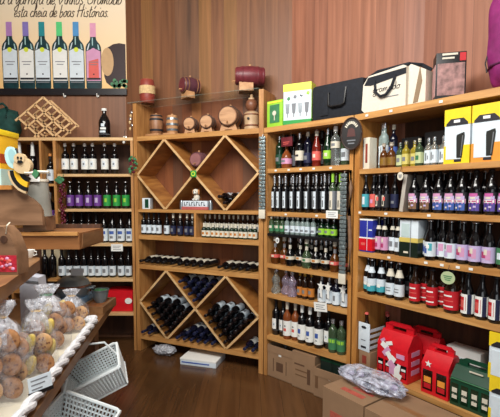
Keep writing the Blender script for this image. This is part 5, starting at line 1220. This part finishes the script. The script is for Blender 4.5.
# table
tb = thing('table', 'long wooden table of sweets under the display stand', 'table', T(-1.4, 2.2, 0)); Tm = T(1.4, -2.2, 0)
def slab(poly, z0, z1, m, Mx):
    b = MB(); n = len(poly)
    a = [b.bm.verts.new(Mx @ Vector((x, y, z0))) for x, y in poly]; c = [b.bm.verts.new(Mx @ Vector((x, y, z1))) for x, y in poly]
    b._fin([b.bm.faces.new(a[::-1]), b.bm.faces.new(c)] + [b.bm.faces.new([a[i], a[(i+1) % n], c[(i+1) % n], c[i]]) for i in range(n)], m); return b
part('tabletop', slab([(-2.1, 1.1), (-.735, 1.1), (-.785, 1.45), (-1.03, 3.1), (-1.03, 3.16), (-2.1, 3.16)], .70, .75, TABLEW, Tm), tb)
for x, y in ((-1.16, 2.98), (-1.0, 1.25), (-2.0, 2.98), (-2.0, 1.25)): part('leg', MB().box((x-.04, y-.04, 0), (x+.04, y+.04, .7), TABLEW, Tm), tb)
part('apron', slab([(-2.0, 3.0), (-1.14, 3.0), (-1.14, 3.03), (-2.0, 3.03)], .6, .7, TABLEW, Tm), tb)
tr = thing('woven_tray', 'long white tray with braided rim holding bagged biscuits', 'tray', T(-1.2, 2.0, .751)); Rm = T(1.2, -2.0, -.751)
part('tray_floor', slab([(-1.3, 1.2), (-.77, 1.2), (-.81, 1.49), (-.945, 2.5), (-.97, 2.54), (-1.11, 2.54), (-1.11, 1.9), (-1.3, 1.9)], .752, .762, OFFW, Rm), tr)
def braid(p, q_, n, r, m):
    b = MB(); p, q_ = Vector(p), Vector(q_); d = q_-p
    side = Vector((d.y, -d.x, 0)).normalized(); N = max(8, int(n*12))
    for ph in (0, math.pi):
        b.tube([p + d*(k/N) + side*math.sin(k/N*n*2*math.pi+ph)*r*.62 + Vector((0, 0, r*.62*math.cos(k/N*n*2*math.pi+ph))) for k in range(N+1)], r*.9, m, 8)
    return b
ROPE = mat('white_braid', (216, 218, 222), .75, var=.12, scale=90, bump=.4)
for a, c, n in (((-.768, 1.2, .782), (-.955, 2.53, .782), 6.5), ((-.955, 2.53, .782), (-1.11, 2.53, .782), .7)):
    b = braid(Rm @ Vector(a), Rm @ Vector(c), n, .0165, ROPE); part('braided_rim', b, tr)
ph = thing('price_holder', 'dark clip price holder with white card on the braided rim', 'price holder', T(-.80, 1.55, .797) @ RZ(55) @ RX(-12))
part('card', MB().box((-.045, -.002, 0), (.045, .002, .062), PALEB), ph); part('clip', MB().box((-.047, -.004, -.006), (.047, .004, .008), BLACK), ph)
b = MB()
for kk in range(3): b.box((-.035, -.0028, .046-.016*kk), (.03-.012*kk, -.0018, .051-.016*kk), GREY)
part('print', b, ph)
# biscuits and their cellophane bags
def biscuit_mesh(r, th, m, sx=1.0):
    return MB().lathe([(0, -th), (r*.8, -th), (r*.97, -th*.45), (r, 0), (r*.97, th*.45), (r*.8, th), (0, th*1.15)], m, 16, sx=sx).mesh('biscuit')
BISC = {'round brown': biscuit_mesh(.044, .008, COOKIED), 'round golden': biscuit_mesh(.041, .008, COOKIE), 'long yellow': biscuit_mesh(.024, .010, YELLB, 1.9)}
CHIP = MB(); q = random.Random(3)
for k in range(12):
    a, rr = q.uniform(0, 6.28), q.uniform(.006, .026); CHIP.blob((rr*1.3*math.cos(a), rr*1.3*math.sin(a), .0085), (.005, .005, .002), CERB, sub=1)
CHIP = CHIP.mesh('chips')
def bag(pos, rad, hh, label, where, cookies, seed, tuft=None):
    q = random.Random(seed); x, y, z = pos
    o = thing('cellophane_bag', label, 'bag', T(x, y, z))
    pr = [(rad*.98, .0), (rad*1.04, .03), (rad*1.06, hh*.35), (rad*1.0, hh*.6), (rad*.55, hh*.8), (rad*.22, hh*.88), (rad*.4, hh*.95), (rad*.55, hh*1.02)]
    b = MB(); b.lathe(pr, FILM, 28, sy=.80)
    for vv in b.bm.verts:
        a = math.atan2(vv.co.y, vv.co.x); f = 1 + .05*math.sin(7*a+seed) + .03*math.sin(13*a+40*vv.co.z)
        if vv.co.z > hh*.55: f += .10*math.sin(9*a+seed*2)
        vv.co.x *= f; vv.co.y *= f
    part('film', b, o)
    tf = MB(); tf.lathe([(rad*.62, hh*.62), (rad*.5, hh*.78), (rad*.26, hh*.875), (rad*.4, hh*.95), (rad*.52, hh*1.03)], FILMW, 28, sy=.8)
    for vv in tf.bm.verts:
        a = math.atan2(vv.co.y, vv.co.x); f = 1 + .14*math.sin(8*a+seed) + .07*math.sin(15*a+60*vv.co.z); vv.co.x *= f; vv.co.y *= f
    part('gathered_top', tf, o)
    part('tie', MB().lathe([(rad*.24, hh*.86), (rad*.29, hh*.875), (rad*.24, hh*.89)], tuft or GOLD, 16, sy=.7), o)
    for kind, dx, dy, dz, tilt, yaw in cookies:
        c = link('biscuit', BISC[kind], None, T(x+dx, y+dy, z+dz) @ RZ(yaw) @ RX(90-tilt) @ (RZ(70) if kind == 'long yellow' else Matrix())); tag(c, f'{kind} biscuit inside the {where}', 'biscuit', f'{kind} biscuits in the {where}')
        if kind != 'long yellow': part('chips', CHIP, c)
def stack(n, kinds, q, wd, top):
    out = []
    for k in range(n):
        r_, c_ = divmod(k, 3); lv = (c_ % 2)*2 + (r_ % 2)
        out.append((kinds[k % len(kinds)], (c_-1)*wd + q.uniform(-.004, .004), -.056+.024*((1, 3, 0, 2)[lv]), .050+r_*.046 + q.uniform(-.002, .002), q.uniform(1, 9), q.uniform(-7, 7)))
    return out
q = random.Random(11)
bag((-.965, 1.57, .766), .116, .36, 'large cellophane bag of brown biscuits at the near corner of the tray', 'near large bag', stack(15, ['round brown', 'round golden', 'round brown', 'round brown'], q, .06, .2), 1, STRAW)
yl = stack(12, ['round golden', 'long yellow', 'round brown', 'long yellow'], q, .044, .2)
yl = [(k, a, b_, c_, d, e+ (0 if k != 'long yellow' else 0)) for k, a, b_, c_, d, e in yl]
bag((-.945, 1.81, .766), .085, .31, 'slim cellophane bag of golden and yellow biscuits beside the braided rim', 'slim bag by the rim', yl, 2, STRAW)
bag((-1.045, 2.11, .766), .115, .31, 'cellophane bag with a flared top standing nearest the pots', 'bag nearest the pots', stack(12, ['round golden', 'long yellow', 'round brown'], q, .055, .2), 3, LEAFG)
bag((-1.17, 1.76, .766), .115, .34, 'cellophane bag half hidden behind the near large bag', 'half hidden bag', stack(9, ['round brown', 'round golden'], q, .055, .2), 4, STRAW)
bag((-1.03, 2.37, .766), .085, .23, 'smallest cellophane bag at the far end of the white tray', 'smallest bag', stack(8, ['long yellow', 'round brown', 'round golden'], q, .045, .2), 5, STRAW)
# pots, crate and blue box on the far end of the table
bb = thing('blue_carton', 'flat pale blue carton under the big lidded pot on the table', 'box', T(-1.235, 2.78, .751))
part('box_body', MB().box((-.16, -.02, 0), (.09, .26, .085), mat('blue_carton_card', (112, 146, 176), .5), bevel=.004), bb); part('white_panel', MB().box((-.1, -.022, .015), (.05, -.019, .06), PALEB), bb)
bp_ = thing('casserole_pot', 'big grey lidded casserole pot with a copper rim on the blue carton', 'pot', T(-1.245, 2.90, .837))
POTM = mat('grey_enamel', (132, 148, 156), .3, metal=.35, var=.12)
part('pot_body', MB().lathe([(0, 0), (.085, 0), (.108, .03), (.113, .075), (.109, .075), (.10, .03), (0, .01)], POTM, 32), bp_)
part('rim_band', MB().lathe([(.112, .07), (.118, .073), (.118, .084), (.110, .086)], mat('copper_rim', (176, 132, 112), .25, metal=.8), 32), bp_)
ld = part('lid', MB().lathe([(.112, .086), (.10, .11), (.07, .135), (.03, .145), (0, .147)], POTM, 32), bp_)
part('lid_knob', MB().lathe([(.012, .145), (.01, .16), (.024, .17), (.024, .185), (0, .19)], STEEL, 16), ld)
part('card', MB().box((.0, -.07, .14), (.085, -.064, .19), PALEB, RX(-12)), bp_, 'white card lying on the lid')
for s_ in (-1, 1): part('side_handle', MB().tube([(s_*.108, -.03, .06), (s_*.145, -.02, .064), (s_*.145, .02, .064), (s_*.108, .03, .06)], .007, POTM), bp_)
wc = thing('wooden_crate', 'low brown wooden crate at the far corner of the table', 'crate', T(-1.07, 2.86, .751))
part('crate_front', MB().box((-.07, -.13, 0), (.09, -.11, .05), TABLEW), wc); part('crate_side', MB().box((.07, -.11, 0), (.09, .14, .05), TABLEW), wc); part('crate_side', MB().box((-.07, -.11, 0), (-.05, .14, .05), TABLEW), wc)
part('crate_back', MB().box((-.05, .12, 0), (.07, .14, .05), TABLEW), wc); part('crate_board', MB().box((-.05, -.11, .03), (.07, .12, .042), wood('crate_board_wood', (130, 78, 40), (164, 104, 58), (4, 20, 20))), wc)
sp_ = thing('small_pot', 'small grey open pot in the wooden crate beside the casserole pot', 'pot', T(-1.055, 2.90, .794))
part('pot_body', MB().lathe([(0, 0), (.035, 0), (.048, .03), (.058, .085), (.054, .085), (.045, .03), (0, .01)], POTM, 28), sp_)
part('rim_band', MB().lathe([(.056, .08), (.061, .083), (.061, .09), (.055, .09)], STEEL, 28), sp_)
part('contents', MB().blob((0, 0, .075), (.046, .046, .02), LEAFG, sub=2, noise=.2, seed=3), sp_)

# white baskets hanging from the table edge
def basket(label, M, W_, D_, H, nx, ny):
    o = thing('shopping_basket', label, 'basket', M); tp = .84
    def pt(u_, v_, z): f = tp + (1-tp)*z/H; return Vector((u_*W_/2*f, v_*D_/2*f, z))
    def wall_part(nm, a, c, n):
        b = MB(); A = lambda s_, z: pt(a[0]+(c[0]-a[0])*s_, a[1]+(c[1]-a[1])*s_, z)
        for k in range(n+1): b.tube([A(k/n, 0), A(k/n, H)], .0062, BASKETM, 4)
        for k in range(9): b.tube([A(0, H*k/8*.98), A(1, H*k/8*.98)], .0058 if k not in (0,) else .012, BASKETM, 4)
        part(nm, b, o)
    wall_part('front_wall', (-1, -1), (1, -1), nx); wall_part('back_wall', (-1, 1), (1, 1), nx); wall_part('side_wall', (-1, -1), (-1, 1), ny); wall_part('side_wall', (1, -1), (1, 1), ny)
    part('basket_floor', MB().box((-W_/2*tp, -D_/2*tp, -.003), (W_/2*tp, D_/2*tp, .003), BASKETM), o)
    rm = [pt(-1, -1, H), pt(1, -1, H), pt(1, 1, H), pt(-1, 1, H)]
    rr = []
    for k in range(4):
        p, n_ = rm[k], rm[(k+1) % 4]; rr += [p + (n_-p)*t_ for t_ in (.06, .3, .5, .7, .94)]
    part('rim', MB().tube(rr, .009, BASKETM, 6, closed=True), o)
    return o
M1 = T(-.895, 2.46, .40) @ RY(-25) @ RZ(12) @ RX(26)
o = basket('white plastic basket hanging tilted at the far side of the table', M1, .34, .23, .15, 17, 12)
part('handle', MB().tube([(-.165, 0, .15), (-.135, .03, .25), (-.02, .05, .30), (.0, .05, .30), (.135, .03, .25), (.165, 0, .15)], .006, BASKETM), o)
M2 = T(-.862, 1.95, .305) @ RY(18) @ RZ(-4) @ RX(10)
o = basket('white plastic basket hanging lower and nearer along the table edge', M2, .30, .20, .22, 15, 11)
part('handle', MB().tube([(-.145, -.085, .22), (-.135, -.05, .32), (-.13, -.02, .36), (-.13, .03, .36), (-.135, .06, .32), (-.145, .09, .22)], .006, BASKETM), o)
settle_rows()
finish_labels()
